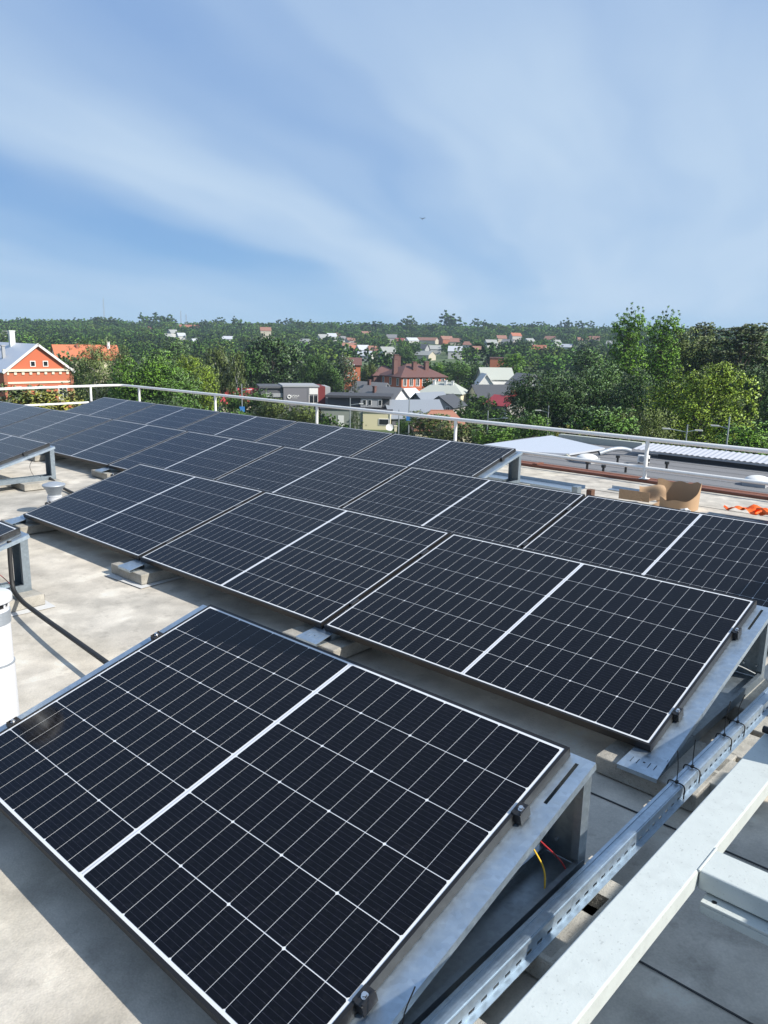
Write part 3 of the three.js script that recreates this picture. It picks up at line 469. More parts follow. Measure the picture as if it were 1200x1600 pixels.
// ---- foliage: leaf-sized faces spread over uneven clumps
function crownGeo(seed, { lobes, n, size, droop = 0, hollow = 0.55, flat = 0, tone = 0.35, blossom = 0, round = 0 }) {
  const R = rng(seed), pos = [], nor = [], col = [], idx = []; let tot = 0; const wts = lobes.map(l => { const w = l[3] * l[4] + l[4] * l[5] + l[3] * l[5]; tot += w; return w; });
  const a = new THREE.Vector3(), b = new THREE.Vector3(), nn = new THREE.Vector3(), o = new THREE.Vector3(), cn = new THREE.Vector3();
  lobes.forEach((l, li) => {
    const cnt = Math.round(n * wts[li] / tot), [cx, cy, cz, rx, ry, rz] = l;
    const twigs = Math.max(6, Math.round(cnt / 14)), tw = []; const lt = 0.9 + 0.2 * R();
    for (let k = 0; k < twigs; k++) { const u = R() * 2 - 1, t = R() * 6.283, s = Math.sqrt(1 - u * u), rr = lerp(hollow, 1.04, Math.pow(R(), 0.6)) * (0.86 + 0.26 * R()); tw.push([s * Math.cos(t) * rr, u * rr, s * Math.sin(t) * rr, 0.85 + 0.3 * R()]); }
    for (let k = 0; k < cnt; k++) {
      const w = tw[Math.floor(R() * twigs)], sp = 0.17;
      o.set(w[0] + (R() + R() - 1) * sp, w[1] + (R() + R() - 1) * sp * 0.9 - droop * R() * 0.4, w[2] + (R() + R() - 1) * sp);
      nn.set(o.x / rx, o.y / ry + 0.15, o.z / rz).normalize();
      const px = cx + o.x * rx, py = cy + o.y * ry, pz = cz + o.z * rz;
      a.set(R() - 0.5, (R() - 0.5) * (1 - flat) - droop * 1.4, R() - 0.5).normalize(); b.set(R() - 0.5, (R() - 0.5) * (1 - flat), R() - 0.5).cross(a).normalize();
      const s = size * (0.6 + 0.8 * R()), q = s * (droop ? 0.45 : 0.72), i0 = pos.length / 3;
      pos.push(px - a.x * s, py - a.y * s, pz - a.z * s, px + b.x * q, py + b.y * q, pz + b.z * q, px + a.x * s, py + a.y * s, pz + a.z * s, px - b.x * q, py - b.y * q, pz - b.z * q);
      const fn = a.clone().cross(b); if (fn.dot(nn) < 0) fn.negate(); fn.multiplyScalar(0.42 - 0.24 * round).addScaledVector(nn, 0.8).addScaledVector(cn.set(px, (py - 0.55) * 1.0, pz).normalize(), 0.5).normalize();
      let t = lt * w[3] * (1 + tone * (R() - 0.5)), c = [t, t, t * 0.9];
      if (blossom && o.y > -0.3 && R() < blossom) c = [4.2, 3.2, 8]; else if (R() < 0.05) c = [t * 1.25, t * 1.2, t];
      for (let v = 0; v < 4; v++) { nor.push(fn.x, fn.y, fn.z); col.push(...c); }
      idx.push(i0, i0 + 1, i0 + 2, i0, i0 + 2, i0 + 3);
    }
  });
  const g = new THREE.BufferGeometry(); g.setAttribute('position', new THREE.Float32BufferAttribute(pos, 3)); g.setAttribute('normal', new THREE.Float32BufferAttribute(nor, 3)); g.setAttribute('color', new THREE.Float32BufferAttribute(col, 3)); g.setIndex(idx); return g;
}
function trunkGeo(seed, h, r, limbs = 6, spread = 0.4, lean = 0) { // unit crown: total height 1
  const R = rng(seed), gs = [], top = [lean, h, 0];
  const limb = (a, b, r0, r1) => { const A = new THREE.Vector3(...a), B = new THREE.Vector3(...b), d = B.clone().sub(A), g = new THREE.CylinderGeometry(r1, r0, d.length(), 7); g.applyQuaternion(new THREE.Quaternion().setFromUnitVectors(new THREE.Vector3(0, 1, 0), d.normalize())); g.translate((A.x + B.x) / 2, (A.y + B.y) / 2, (A.z + B.z) / 2); gs.push(g.toNonIndexed()); };
  limb([0, -0.03, 0], [lean * 0.4, h * 0.5, 0], r, r * 0.75); limb([lean * 0.4, h * 0.5, 0], top, r * 0.75, r * 0.25);
  for (let k = 0; k < limbs; k++) { const t = 0.35 + 0.6 * k / limbs, an = k * 2.4 + R(), b = [lean * t, h * t, 0]; limb(b, [b[0] + Math.cos(an) * spread * (1.1 - t * 0.6), b[1] + 0.12 + 0.12 * R(), Math.sin(an) * spread * (1.1 - t * 0.6)], r * 0.45, r * 0.1); }
  return mergeGeometries(gs);
}
function ball(seed, n, R0, { cy = 0.62, ry = 0.30, rr = 0.30, core = 0.26 } = {}) { // crown clumps within the unit height
  const R = rng(seed), l = [[0, cy, 0, core, ry * 0.85, core]];
  for (let k = 0; k < n; k++) { const u = R() * 1.7 - 0.75, t = k * 2.399 + R() * 0.8, s = Math.sqrt(Math.max(0, 1 - u * u)); const q = 0.10 + 0.08 * R(); l.push([s * Math.cos(t) * rr * 0.85, cy + u * ry * 0.85, s * Math.sin(t) * rr * 0.85, q * R0, q * 0.85 * R0, q * R0]); }
  return l;
}
const leafMat = (c, o = {}) => new THREE.MeshPhysicalMaterial({ color: lin(...c), vertexColors: true, roughness: 0.9, transmission: 0.18, thickness: 0, side: THREE.DoubleSide, ...o });
const K = {};
const oneTree = (seed, lobes, n, size, o = {}, tr = [0.66, 0.022, 7, 0.2, 0]) => ({ crown: crownGeo(seed, { lobes, n, size, ...o }), crownFar: crownGeo(seed + 1, { lobes, n: Math.round(n * 0.42), size: size * 1.85, round: 0.6, ...o }), trunk: trunkGeo(seed + 5, ...tr) });
K.broad = oneTree(11, ball(11, 26, 1), 26955, 0.0068); K.broad2 = oneTree(12, ball(12, 30, 0.95, { cy: 0.58, ry: 0.34, rr: 0.34 }), 31102, 0.0068); K.broad3 = oneTree(13, ball(13, 22, 1.1, { cy: 0.6, ry: 0.33, rr: 0.26 }), 24882, 0.0070);
K.tall = oneTree(14, (() => { const R = rng(3), l = []; for (let k = 0; k < 26; k++) { const y = 0.28 + 0.68 * k / 26, a = k * 2.4, w = 0.10 * (1.15 - 0.5 * y); l.push([Math.cos(a) * w * 0.8, y + 0.02 * R(), Math.sin(a) * w * 0.8, (0.085 + 0.04 * R()) * (1.2 - 0.55 * y), 0.06 + 0.03 * R(), (0.085 + 0.04 * R()) * (1.2 - 0.55 * y)]); } return l; })(), 21564, 0.0051, { hollow: 0.3 }, [0.82, 0.014, 12, 0.07, 0.01]);
K.birch = oneTree(15, (() => { const R = rng(4), l = []; for (let k = 0; k < 34; k++) { const y = 0.22 + 0.70 * R(), a = k * 2.4, w = 0.20 * Math.sin(Math.PI * (0.18 + 0.75 * y)); l.push([Math.cos(a) * w * R(), y, Math.sin(a) * w * R(), 0.06 + 0.03 * R(), 0.10 + 0.05 * R(), 0.06 + 0.03 * R()]); } return l; })(), 24882, 0.0050, { droop: 0.7, hollow: 0.2 }, [0.74, 0.012, 12, 0.11, 0.02]);
K.willow = oneTree(16, ball(16, 24, 1, { cy: 0.55, ry: 0.36, rr: 0.30 }), 26955, 0.0066, { droop: 1.0, hollow: 0.4 });
K.pine = oneTree(17, (() => { const R = rng(6), l = []; for (let k = 0; k < 22; k++) { const y = 0.42 + 0.55 * k / 22, a = k * 2.2 + R(), w = 0.17 * (1.25 - y); l.push([Math.cos(a) * w, y, Math.sin(a) * w, 0.075, 0.035, 0.075]); } return l; })(), 17417, 0.0054, { hollow: 0.2, flat: 0.3 }, [0.86, 0.013, 14, 0.07, 0.01]);
K.spruce = oneTree(18, (() => { const R = rng(7), l = []; for (let k = 0; k < 40; k++) { const y = 0.06 + 0.9 * k / 40, a = k * 2.4, w = 0.19 * (1 - y); l.push([Math.cos(a) * w * 0.8, y, Math.sin(a) * w * 0.8, 0.03 + w * 0.4, 0.03, 0.03 + w * 0.4]); } return l; })(), 16588, 0.0054, { hollow: 0.2, droop: 0.25 }, [0.9, 0.014, 4, 0.03, 0]);
K.young = oneTree(19, ball(19, 14, 1.0, { cy: 0.6, ry: 0.34, rr: 0.20, core: 0.18 }), 12441, 0.0091, {}, [0.7, 0.014, 8, 0.14, 0]);
K.blossom = oneTree(20, ball(20, 22, 1, { cy: 0.58, ry: 0.34, rr: 0.27 }), 21564, 0.0068, { blossom: 0.10 });
K.bush = oneTree(21, ball(21, 14, 1.35, { cy: 0.45, ry: 0.42, rr: 0.45, core: 0.4 }), 10367, 0.0145, {}, [0.6, 0.03, 6, 0.3, 0]);
const far = [31, 32, 33].map((s, i) => ({ crown: crownGeo(s, { lobes: ball(s, 9, 1.35, [{ cy: 0.56, ry: 0.40, rr: 0.34 }, { cy: 0.55, ry: 0.36, rr: 0.46 }, { cy: 0.6, ry: 0.4, rr: 0.24 }][i]), n: 1100, size: 0.046, round: 1, hollow: 0.7, tone: 0.2 }), trunk: trunkGeo(s, 0.6, 0.03, 2, 0.2, 0) }));
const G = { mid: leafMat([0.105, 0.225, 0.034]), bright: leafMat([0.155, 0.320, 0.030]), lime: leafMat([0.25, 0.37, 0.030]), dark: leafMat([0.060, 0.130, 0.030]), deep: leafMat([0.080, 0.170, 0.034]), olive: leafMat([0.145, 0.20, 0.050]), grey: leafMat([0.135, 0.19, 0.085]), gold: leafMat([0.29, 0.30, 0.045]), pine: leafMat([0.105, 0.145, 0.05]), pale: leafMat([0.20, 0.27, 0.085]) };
const GF = {}; for (const k of ['mid', 'deep', 'dark']) GF[k] = new THREE.MeshStandardMaterial({ color: G[k].color.clone().multiplyScalar(k === 'dark' ? 0.85 : 0.8), vertexColors: true, roughness: 0.95, side: THREE.DoubleSide });
const barkM = std([0.075, 0.06, 0.045], 0.95), birchBark = std([0.45, 0.44, 0.41], 0.9);
function tree(kind, mat, px, pyTop, dist, wide, label, group, turn) { // wide: width factor
  const [x, z] = spot(px, dist), y = terrain(x, z), h = heightAt(px, pyTop, dist) - y;
  const o = thing(kind === 'bush' ? 'bush' : kind === 'pine' ? 'pine_tree' : kind === 'spruce' ? 'spruce_tree' : kind === 'birch' ? 'birch_tree' : 'leafy_tree', label, kind === 'bush' ? 'bush' : 'tree', [x, y, z], turn ?? (px * 0.7 % 6.28), group);
  o.scale.set(h * wide, h, h * wide);
  part('crown', dist > 112 ? K[kind].crownFar : K[kind].crown, G[mat], o); part('trunk', K[kind].trunk, kind === 'birch' ? birchBark : barkM, o); return o;
}
const TL = [
  // right hand wood, front to back
  ['broad2', 'lime', 1108, 556, 74, 1.02, 'large bright yellow green tree in front of the right hand wood'],
  ['broad', 'dark', 1195, 548, 82, 0.9, 'dark green tree cut by the right edge beside the yellow green tree'],
  ['tall', 'bright', 982, 481, 92, 0.95, 'tallest tree in the right hand wood, thin and bright green'],
  ['tall', 'bright', 1036, 486, 94, 0.95, 'second tallest thin bright tree just right of the tallest one'],
  ['broad3', 'olive', 1068, 503, 100, 1.0, 'olive green tree behind the large yellow green tree'],
  ['pine', 'pine', 1102, 498, 104, 0.9, 'thin brownish pine poking up between two leafy trees at right'],
  ['pine', 'pine', 1163, 499, 96, 1.6, 'broad dark pine with bare trunk at the right of the wood'],
  ['broad', 'deep', 1132, 512, 125, 1.0, 'hazy green tree behind the broad pine'],
  ['broad3', 'deep', 1192, 508, 118, 1.0, 'hazy dark tree at the right edge behind the pine'],
  ['broad', 'dark', 862, 566, 86, 1.05, 'wide dark green tree left of the white flowering tree'],
  ['broad2', 'dark', 902, 572, 90, 0.9, 'dark tree close behind the left of the flowering tree'],
  ['blossom', 'deep', 936, 558, 88, 0.85, 'dark tree sprinkled with white blossom right of centre'],
  ['willow', 'grey', 968, 548, 96, 0.75, 'grey green willow below the tallest thin tree'],
  ['broad3', 'dark', 1010, 568, 84, 0.8, 'dark green tree between willow and yellow green tree'],
  ['broad', 'deep', 1052, 575, 80, 0.6, 'dark green tree left of the large yellow green tree'],
  ['willow', 'olive', 1004, 618, 68, 1.0, 'low golden green tree behind the railing at right'],
  ['young', 'mid', 946, 628, 66, 1.3, 'low feathery green tree left of the golden green one'],
  ['bush', 'gold', 906, 650, 64, 0.6, 'small yellowish bush behind the railing right of centre'],
  ['young', 'mid', 842, 638, 70, 1.0, 'small green tree under the wide dark tree'],
  ['young', 'bright', 1190, 655, 66, 1.2, 'low bright green tree at the right edge behind the railing'],
  ['tall', 'deep', 918, 545, 150, 1.6, 'pale slender tree in haze left of the tallest tree'],
  ['broad', 'mid', 924, 540, 190, 0.9, 'round light green tree left of the right hand wood'],
  // centre
  ['broad2', 'bright', 803, 548, 215, 0.95, 'round bright green tree standing among roofs right of centre'],
  ['broad', 'mid', 718, 560, 205, 1.25, 'wide green tree behind the brick house with brown roof'],
  ['broad3', 'bright', 690, 563, 215, 1.0, 'bright green tree left of the wide tree behind brick house'],
  ['broad', 'deep', 748, 565, 220, 1.0, 'green tree on the right of the wide tree behind brick house'],
  ['broad', 'deep', 632, 538, 300, 1.0, 'round dark green tree above the brick house'],
  ['broad', 'dark', 673, 588, 172, 0.75, 'small dark round tree against the brick house'],
  ['spruce', 'dark', 768, 612, 140, 1.3, 'dark conifer in front of the house with yellow gable'],
  ['spruce', 'deep', 724, 622, 128, 1.5, 'dark conifer beside the terracotta hip roof'],
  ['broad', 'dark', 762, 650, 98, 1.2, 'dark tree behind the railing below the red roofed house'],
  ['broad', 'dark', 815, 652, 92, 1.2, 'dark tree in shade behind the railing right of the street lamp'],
  ['bush', 'gold', 800, 612, 175, 0.9, 'yellowish tree in front of the grey roof cluster'],
  ['young', 'olive', 682, 640, 84, 1.6, 'green tree behind the railing in front of the terracotta roof'],
  ['young', 'olive', 728, 655, 78, 1.7, 'bushy green tree under the railing right of the terracotta roof'],
  ['young', 'bright', 790, 662, 76, 1.8, 'bright spiky green shrub under the railing by metal roof'],
  ['birch', 'grey', 556, 636, 106, 1.0, 'young thin conifer like tree before the low grey building'],
  ['bush', 'mid', 636, 650, 108, 0.8, 'small bush beside the white dish'],
  // left of centre
  ['broad2', 'dark', 425, 519, 150, 1.05, 'huge dark green tree behind the grey office building'],
  ['broad', 'deep', 390, 535, 146, 0.75, 'dark tree on the left shoulder of the huge dark tree'],
  ['willow', 'deep', 492, 540, 152, 0.75, 'tall green tree right of the huge dark tree'],
  ['blossom', 'grey', 538, 550, 168, 0.8, 'chestnut with pale blossom candles left of centre'],
  ['broad3', 'deep', 520, 562, 150, 0.7, 'dark tree between the chestnut and the huge tree'],
  ['broad', 'olive', 578, 563, 190, 0.75, 'olive tree beside the small orange wall'],
  ['spruce', 'pine', 555, 590, 140, 1.4, 'grey brown conifer left of the slate roof'],
  ['birch', 'olive', 340, 538, 118, 1.1, 'tall brownish birch right of the yellow green tree'],
  ['birch', 'olive', 368, 546, 116, 0.8, 'thin olive birch behind the red roof'],
  ['broad2', 'lime', 298, 548, 98, 0.72, 'slim yellow green tree left of the brownish birch'],
  ['broad', 'bright', 228, 535, 92, 1.05, 'large bright green tree behind the far left panels'],
  ['broad3', 'mid', 268, 558, 90, 0.95, 'green tree right of the large bright green tree'],
  ['birch', 'pale', 150, 532, 96, 1.5, 'wide grey green birch with pale trunks at left'],
  ['birch', 'olive', 185, 540, 104, 1.0, 'olive birch between the wide birch and bright tree'],
  ['broad', 'deep', 108, 542, 128, 1.0, 'dark green tree right of the orange gable'],
  ['broad', 'mid', 140, 522, 240, 1.1, 'green tree beside the long orange roof far left'],
  ['broad3', 'deep', 262, 528, 200, 1.2, 'hazy green tree above the bright tree at left'],
  ['young', 'olive', 20, 592, 72, 1.5, 'small tree with bronze leaves before the orange building'],
  ['young', 'gold', 66, 602, 70, 1.5, 'small golden tree before the orange gable'],
  ['bush', 'bright', 318, 622, 84, 1.0, 'low bright bush behind the railing at left'],
  ['bush', 'mid', 350, 628, 86, 0.9, 'green bush below the red roof at left'],
  ['young', 'deep', 402, 606, 98, 1.2, 'round tree in front of the dark glass wing'],
  ['young', 'olive', 425, 618, 94, 1.25, 'olive round tree in front of the grey office wall'],
  ['young', 'olive', 470, 628, 90, 1.5, 'round bronze green tree under the sign on the grey wall'],
  ['young', 'mid', 366, 612, 100, 1.0, 'slim young tree in front of the red roof'],
  ['broad3', 'mid', 510, 622, 132, 0.7, 'light green tree right of the dark red wall'],
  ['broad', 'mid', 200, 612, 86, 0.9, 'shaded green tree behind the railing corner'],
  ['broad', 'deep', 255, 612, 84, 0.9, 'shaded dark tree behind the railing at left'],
];
for (const [k, m, px, py, d, w, label] of TL) tree(k, m, px, py, d, w, label, 'trees round the town');

// ---- houses
const B = { brick: std([0.45, 0.13, 0.065], 0.9), brick2: std([0.33, 0.12, 0.07], 0.9), render: std([0.50, 0.13, 0.06], 0.85), cream: std([0.62, 0.56, 0.40], 0.85), trim: std([0.66, 0.60, 0.48], 0.8), white: std([0.66, 0.66, 0.64], 0.85), greyw: std([0.30, 0.31, 0.32], 0.85), darkg: std([0.085, 0.09, 0.10], 0.7), offgrey: std([0.155, 0.155, 0.17], 0.7), green: std([0.23, 0.25, 0.22], 0.85), yellow: std([0.60, 0.55, 0.36], 0.85), stone: std([0.40, 0.38, 0.36], 0.9),
  rBrown: std([0.13, 0.062, 0.052], 0.7), rSlate: std([0.17, 0.17, 0.175], 0.85), rBlue: std([0.20, 0.225, 0.26], 0.6), rDark: std([0.055, 0.06, 0.07], 0.7), rTerra: std([0.33, 0.15, 0.10], 0.85), rRed: std([0.40, 0.045, 0.05], 0.6), rOrange: std([0.48, 0.15, 0.07], 0.8), rMetal: new THREE.MeshStandardMaterial({ color: lin(0.55, 0.58, 0.63), roughness: 0.45, metalness: 0.3 }), rGreen: std([0.36, 0.38, 0.34], 0.8), maroon: std([0.16, 0.02, 0.02], 0.7), felt: std([0.05, 0.052, 0.06], 0.85),
  glass: new THREE.MeshStandardMaterial({ color: lin(0.02, 0.025, 0.03), roughness: 0.08, metalness: 0.1 }), frame: std([0.70, 0.69, 0.66], 0.6) };
function slopeGeo(a, b, c, d, t = 0.16) { // roof slope: top corners a b (eave) c d (ridge), with thickness
  const A = [a, b, c, d].map(p => new THREE.Vector3(...p)), n = A[1].clone().sub(A[0]).cross(A[3].clone().sub(A[0])).normalize(); if (n.y < 0) n.negate();
  const Bm = A.map(p => p.clone().addScaledVector(n, -t)), pos = [], f = (p, q, r, s) => { for (const v of [p, q, r, p, r, s]) pos.push(v.x, v.y, v.z); };
  f(A[0], A[1], A[2], A[3]); f(Bm[3], Bm[2], Bm[1], Bm[0]); for (let i = 0; i < 4; i++) { const j = (i + 1) % 4; f(A[i], Bm[i], Bm[j], A[j]); }
  const g = new THREE.BufferGeometry(); g.setAttribute('position', new THREE.Float32BufferAttribute(pos, 3)); g.computeVertexNormals(); g.setAttribute('uv', new THREE.Float32BufferAttribute(new Float32Array(pos.length / 3 * 2), 2)); return g;
}
function triPrism(p, q, r, n, t) { const pos = [], V = [p, q, r].map(a => new THREE.Vector3(...a)), W = V.map(v => v.clone().addScaledVector(new THREE.Vector3(...n), t)); const f = (...a) => a.forEach(v => pos.push(v.x, v.y, v.z)); f(V[0], V[1], V[2]); f(W[2], W[1], W[0]); for (let i = 0; i < 3; i++) { const j = (i + 1) % 3; f(V[i], W[i], W[j], V[i], W[j], V[j]); } const g = new THREE.BufferGeometry(); g.setAttribute('position', new THREE.Float32BufferAttribute(pos, 3)); g.computeVertexNormals(); g.setAttribute('uv', new THREE.Float32BufferAttribute(new Float32Array(pos.length / 3 * 2), 2)); return g; }
// w along local x, dp along local z; front is +z; ridge 'x' (eaves to the front) or 'z' (gable to the front)
function house(name, label, cat, { px, dist, w, dp, h, rh = 0, ridge = 'x', rot = 0, wall, roof, gable, win = [], chim = [], over = 0.35, hip = 0, group, y, flat }) {
  const [x, z] = spot(px, dist), gy = y ?? terrain(x, z);
  const o = thing(name, label, cat, [x, gy - 0.3, z], toCam(x, z) + rot, group), H = h + 0.3;
  const walls = part('wall', [box(-w / 2, w / 2, 0, H, -dp / 2, dp / 2)], wall, o);
  if (flat) part('roof', [box(-w / 2 - 0.15, w / 2 + 0.15, H, H + 0.3, -dp / 2 - 0.15, dp / 2 + 0.15)], roof, o);
  else {
    const W = ridge === 'x' ? w : dp, T = ridge === 'x' ? dp : w, sw = (a, b, c) => ridge === 'x' ? [a, b, c] : [c, b, a], k = over * rh / (T / 2);
    const ex = W / 2 + over, ez = T / 2 + over, r = hip ? W / 2 - hip : ex, y0 = H - k + 0.05, y1 = H + rh + 0.12;
    const rf = part('roof', [slopeGeo(sw(-ex, y0, ez), sw(ex, y0, ez), sw(r, y1, 0), sw(-r, y1, 0)), slopeGeo(sw(-ex, y0, -ez), sw(ex, y0, -ez), sw(r, y1, 0), sw(-r, y1, 0)),
      ...(hip ? [triPrism(sw(ex, y0, ez), sw(ex, y0, -ez), sw(r, y1, 0), [0, -1, 0], 0.15), triPrism(sw(-ex, y0, ez), sw(-ex, y0, -ez), sw(-r, y1, 0), [0, -1, 0], 0.15)] : [])], roof, o);
    if (!hip) for (const s of [-1, 1]) part('gable', triPrism(sw(s * (W / 2 - 0.01), H, T / 2), sw(s * (W / 2 - 0.01), H, -T / 2), sw(s * (W / 2 - 0.01), H + rh, 0), ridge === 'x' ? [-s, 0, 0] : [0, 0, -s], 0.2), gable || wall, o);
    else part('ridge_cap', bar(sw(-r, y1, 0), sw(r, y1, 0), 0.1, 6), roof, rf);
    for (const [cx, cz, ch, cs = 0.6, cm] of chim) part('chimney', [box(cx - cs / 2, cx + cs / 2, H, H + ch, cz - cs / 2, cz + cs / 2), box(cx - cs / 2 - 0.08, cx + cs / 2 + 0.08, H + ch, H + ch + 0.15, cz - cs / 2 - 0.08, cz + cs / 2 + 0.08)], cm || B.brick2, rf);
  }
  for (const [face, cols, rows, ww, wh, y0, dy, x0 = -w / 2, x1 = w / 2, fm] of win) for (let c = 0; c < cols; c++) for (let r = 0; r < rows; r++) {
    const a = face === 'f' || face === 'b' ? x0 + (c + 0.5) / cols * (x1 - x0) : -dp / 2 + (c + 0.5) / cols * dp, yy = 0.3 + y0 + r * dy;
    const f = new THREE.Group(); f.name = 'window'; f.position.set(face === 'f' ? a : face === 'r' ? w / 2 : -w / 2, yy, face === 'f' ? dp / 2 : a); f.rotation.y = face === 'f' ? 0 : face === 'r' ? Math.PI / 2 : -Math.PI / 2; o.add(f);
    part('frame', [box(-ww / 2 - 0.12, -ww / 2, -0.12, wh + 0.12, 0, 0.07), box(ww / 2, ww / 2 + 0.12, -0.12, wh + 0.12, 0, 0.07), box(-ww / 2, ww / 2, wh, wh + 0.12, 0, 0.07), box(-ww / 2, ww / 2, -0.12, 0, 0, 0.12), box(-0.04, 0.04, 0, wh, 0.002, 0.05)], fm || B.frame, f);
    part('pane', box(-ww / 2, ww / 2, 0, wh, 0.001, 0.02), B.glass, f);
  }
  return o;
}
{ // brick building with metal roof at the left edge
  const o = house('brick_building', 'orange brick building with pale metal roof and gable at left edge', 'building', { px: 16, dist: 130, w: 9.2, dp: 22, h: 8.3, rh: 3.5, ridge: 'z', rot: 0.30, wall: B.brick, gable: B.render, roof: B.rMetal, over: 0.3, win: [['f', 3, 2, 1.0, 1.7, 1.0, 3.4]], chim: [[-0.4, 2, 5.2, 0.7, B.white], [-2.6, 5, 3.2, 0.4, B.greyw], [-1.6, -4, 4.6, 0.6, B.greyw]] });
  part('cornice', box(-4.75, 4.75, 8.52, 8.85, 10.9, 11.25), B.trim, o); part('string_course', box(-4.65, 4.65, 6.9, 7.15, 10.95, 11.1), B.trim, o);
  for (let k = 0; k < 9; k++) part('dentil', box(-4.3 + k, -3.95 + k, 8.1, 8.5, 10.95, 11.12), B.trim, o);
  part('corner_strip', box(4.2, 4.66, 0.3, 8.5, 10.95, 11.12), B.brick2, o); part('corner_strip', box(-4.66, -4.2, 0.3, 8.5, 10.95, 11.12), B.brick2, o);
  for (const x of [-0.75, 0.95]) { const f = part('window', box(x - 0.36, x + 0.36, 9.15, 9.95, 10.97, 11.06), B.frame, o); part('pane', box(x - 0.25, x + 0.25, 9.26, 9.84, 11.06, 11.08), B.glass, f); }
  for (const s of [-1, 1]) part('verge_board', slopeGeo([s * 4.9, 8.5, 11.45], [s * 4.9, 8.5, 11.15], [0, 12.32, 11.15], [0, 12.32, 11.45], 0.3), B.white, o);
}
house('long_building', 'long orange tiled roof half hidden behind trees at left', 'building', { px: 132, dist: 215, w: 15, dp: 9, h: 7, rh: 3.4, rot: 0.2, wall: B.cream, roof: B.rOrange, chim: [[-2, 1, 3.6], [5.5, 1, 4.2, 0.6, B.white]] });
house('red_roof_house', 'house with bright red roof behind young trees at left', 'house', { px: 380, dist: 132, w: 7.5, dp: 6, h: 3.0, rh: 2.0, rot: 0.1, wall: B.cream, roof: B.rRed, chim: [[-3, 1.0, 2.0, 0.6, B.rRed], [-1.8, 1.0, 2.0, 0.6, B.rRed], [0.3, 1.0, 2.0, 0.6, B.rRed], [1.6, 1.0, 1.9, 0.5, B.rRed]] });
{ // grey office
  const [x, z] = spot(458, 128), o = thing('office_building', 'grey flat roofed office with white sign and dark red end wall', 'office building', [x, terrain(x, z) - 0.3, z], toCam(x, z) + 0.12);
  part('wall', box(-1.6, 2.5, 0, 5.9, -7, 0), B.offgrey, o); part('roof', box(-1.75, 4.2, 5.9, 6.15, -7.1, 0.12), B.greyw, o);
  const gw = part('glass_wing', box(-5.2, -1.62, 0, 5.7, -7, -0.5), B.darkg, o); part('roof_slab', box(-5.4, -1.62, 5.7, 6.0, -7.1, -0.2), B.darkg, o); part('fascia', box(-5.1, -1.65, 4.3, 4.9, -0.49, -0.4), B.greyw, gw);
  for (let k = 0; k < 4; k++) for (const y of [0.8, 2.7]) { const p = part('pane', box(-5.0 + k * 0.85, -4.25 + k * 0.85, y, y + 1.5, -0.49, -0.46), B.glass, gw); }
  const bay = part('window_bay', box(2.52, 4.0, 0, 5.9, -7, -0.15), B.greyw, o); part('light_box', box(2.55, 3.97, 4.75, 5.75, -0.14, 0.02), B.white, bay);
  for (let k = 0; k < 2; k++) for (let r = 0; r < 2; r++) part('pane', box(2.62 + k * 0.68, 3.22 + k * 0.68, 2.2 + r * 1.2, 3.3 + r * 1.2, -0.14, -0.10), B.glass, bay);
  part('mullion', [box(2.53, 2.6, 2.1, 4.7, -0.14, -0.05), box(3.23, 3.29, 2.1, 4.7, -0.14, -0.05), box(3.91, 3.98, 2.1, 4.7, -0.14, -0.05), box(2.53, 3.98, 3.32, 3.38, -0.139, -0.06)], B.frame, bay);
  part('end_wall', box(4.02, 5.2, 0, 6.0, -6.5, -0.3), B.maroon, o); part('end_wall', box(5.22, 6.1, 0, 5.9, -6.5, -0.6), B.greyw, o);
  // emblem and two short lines of raised white lettering, too far away to read
  const em = part('sign_emblem', [new THREE.TorusGeometry(0.25, 0.09, 8, 20).toNonIndexed()], B.white, o); em.position.set(-0.72, 4.35, 0.06);
  const bits = [], R = rng(9); let sx = -0.34; for (let k = 0; k < 6; k++) { const ww = 0.14 + 0.05 * R(); bits.push(box(sx, sx + 0.05, 4.36, 4.62 + (k === 0 || k === 2 ? 0.08 : 0), 0.002, 0.05), box(sx + 0.05, sx + ww, k % 2 ? 4.52 : 4.36, k % 2 ? 4.60 : 4.43, 0.002, 0.05), box(sx + ww - 0.04, sx + ww, 4.43, 4.52, 0.002, 0.05)); sx += ww + 0.045; }
  sx = -0.28; for (let k = 0; k < 6; k++) { bits.push(box(sx, sx + 0.11, 4.12, 4.16, 0.002, 0.05), box(sx, sx + 0.04, 4.16, 4.27, 0.002, 0.05)); sx += 0.155; } part('sign_lettering', bits, B.white, o);
  part('downpipe', box(2.3, 2.36, 0, 5.8, 0.002, 0.06), B.greyw, o);
}
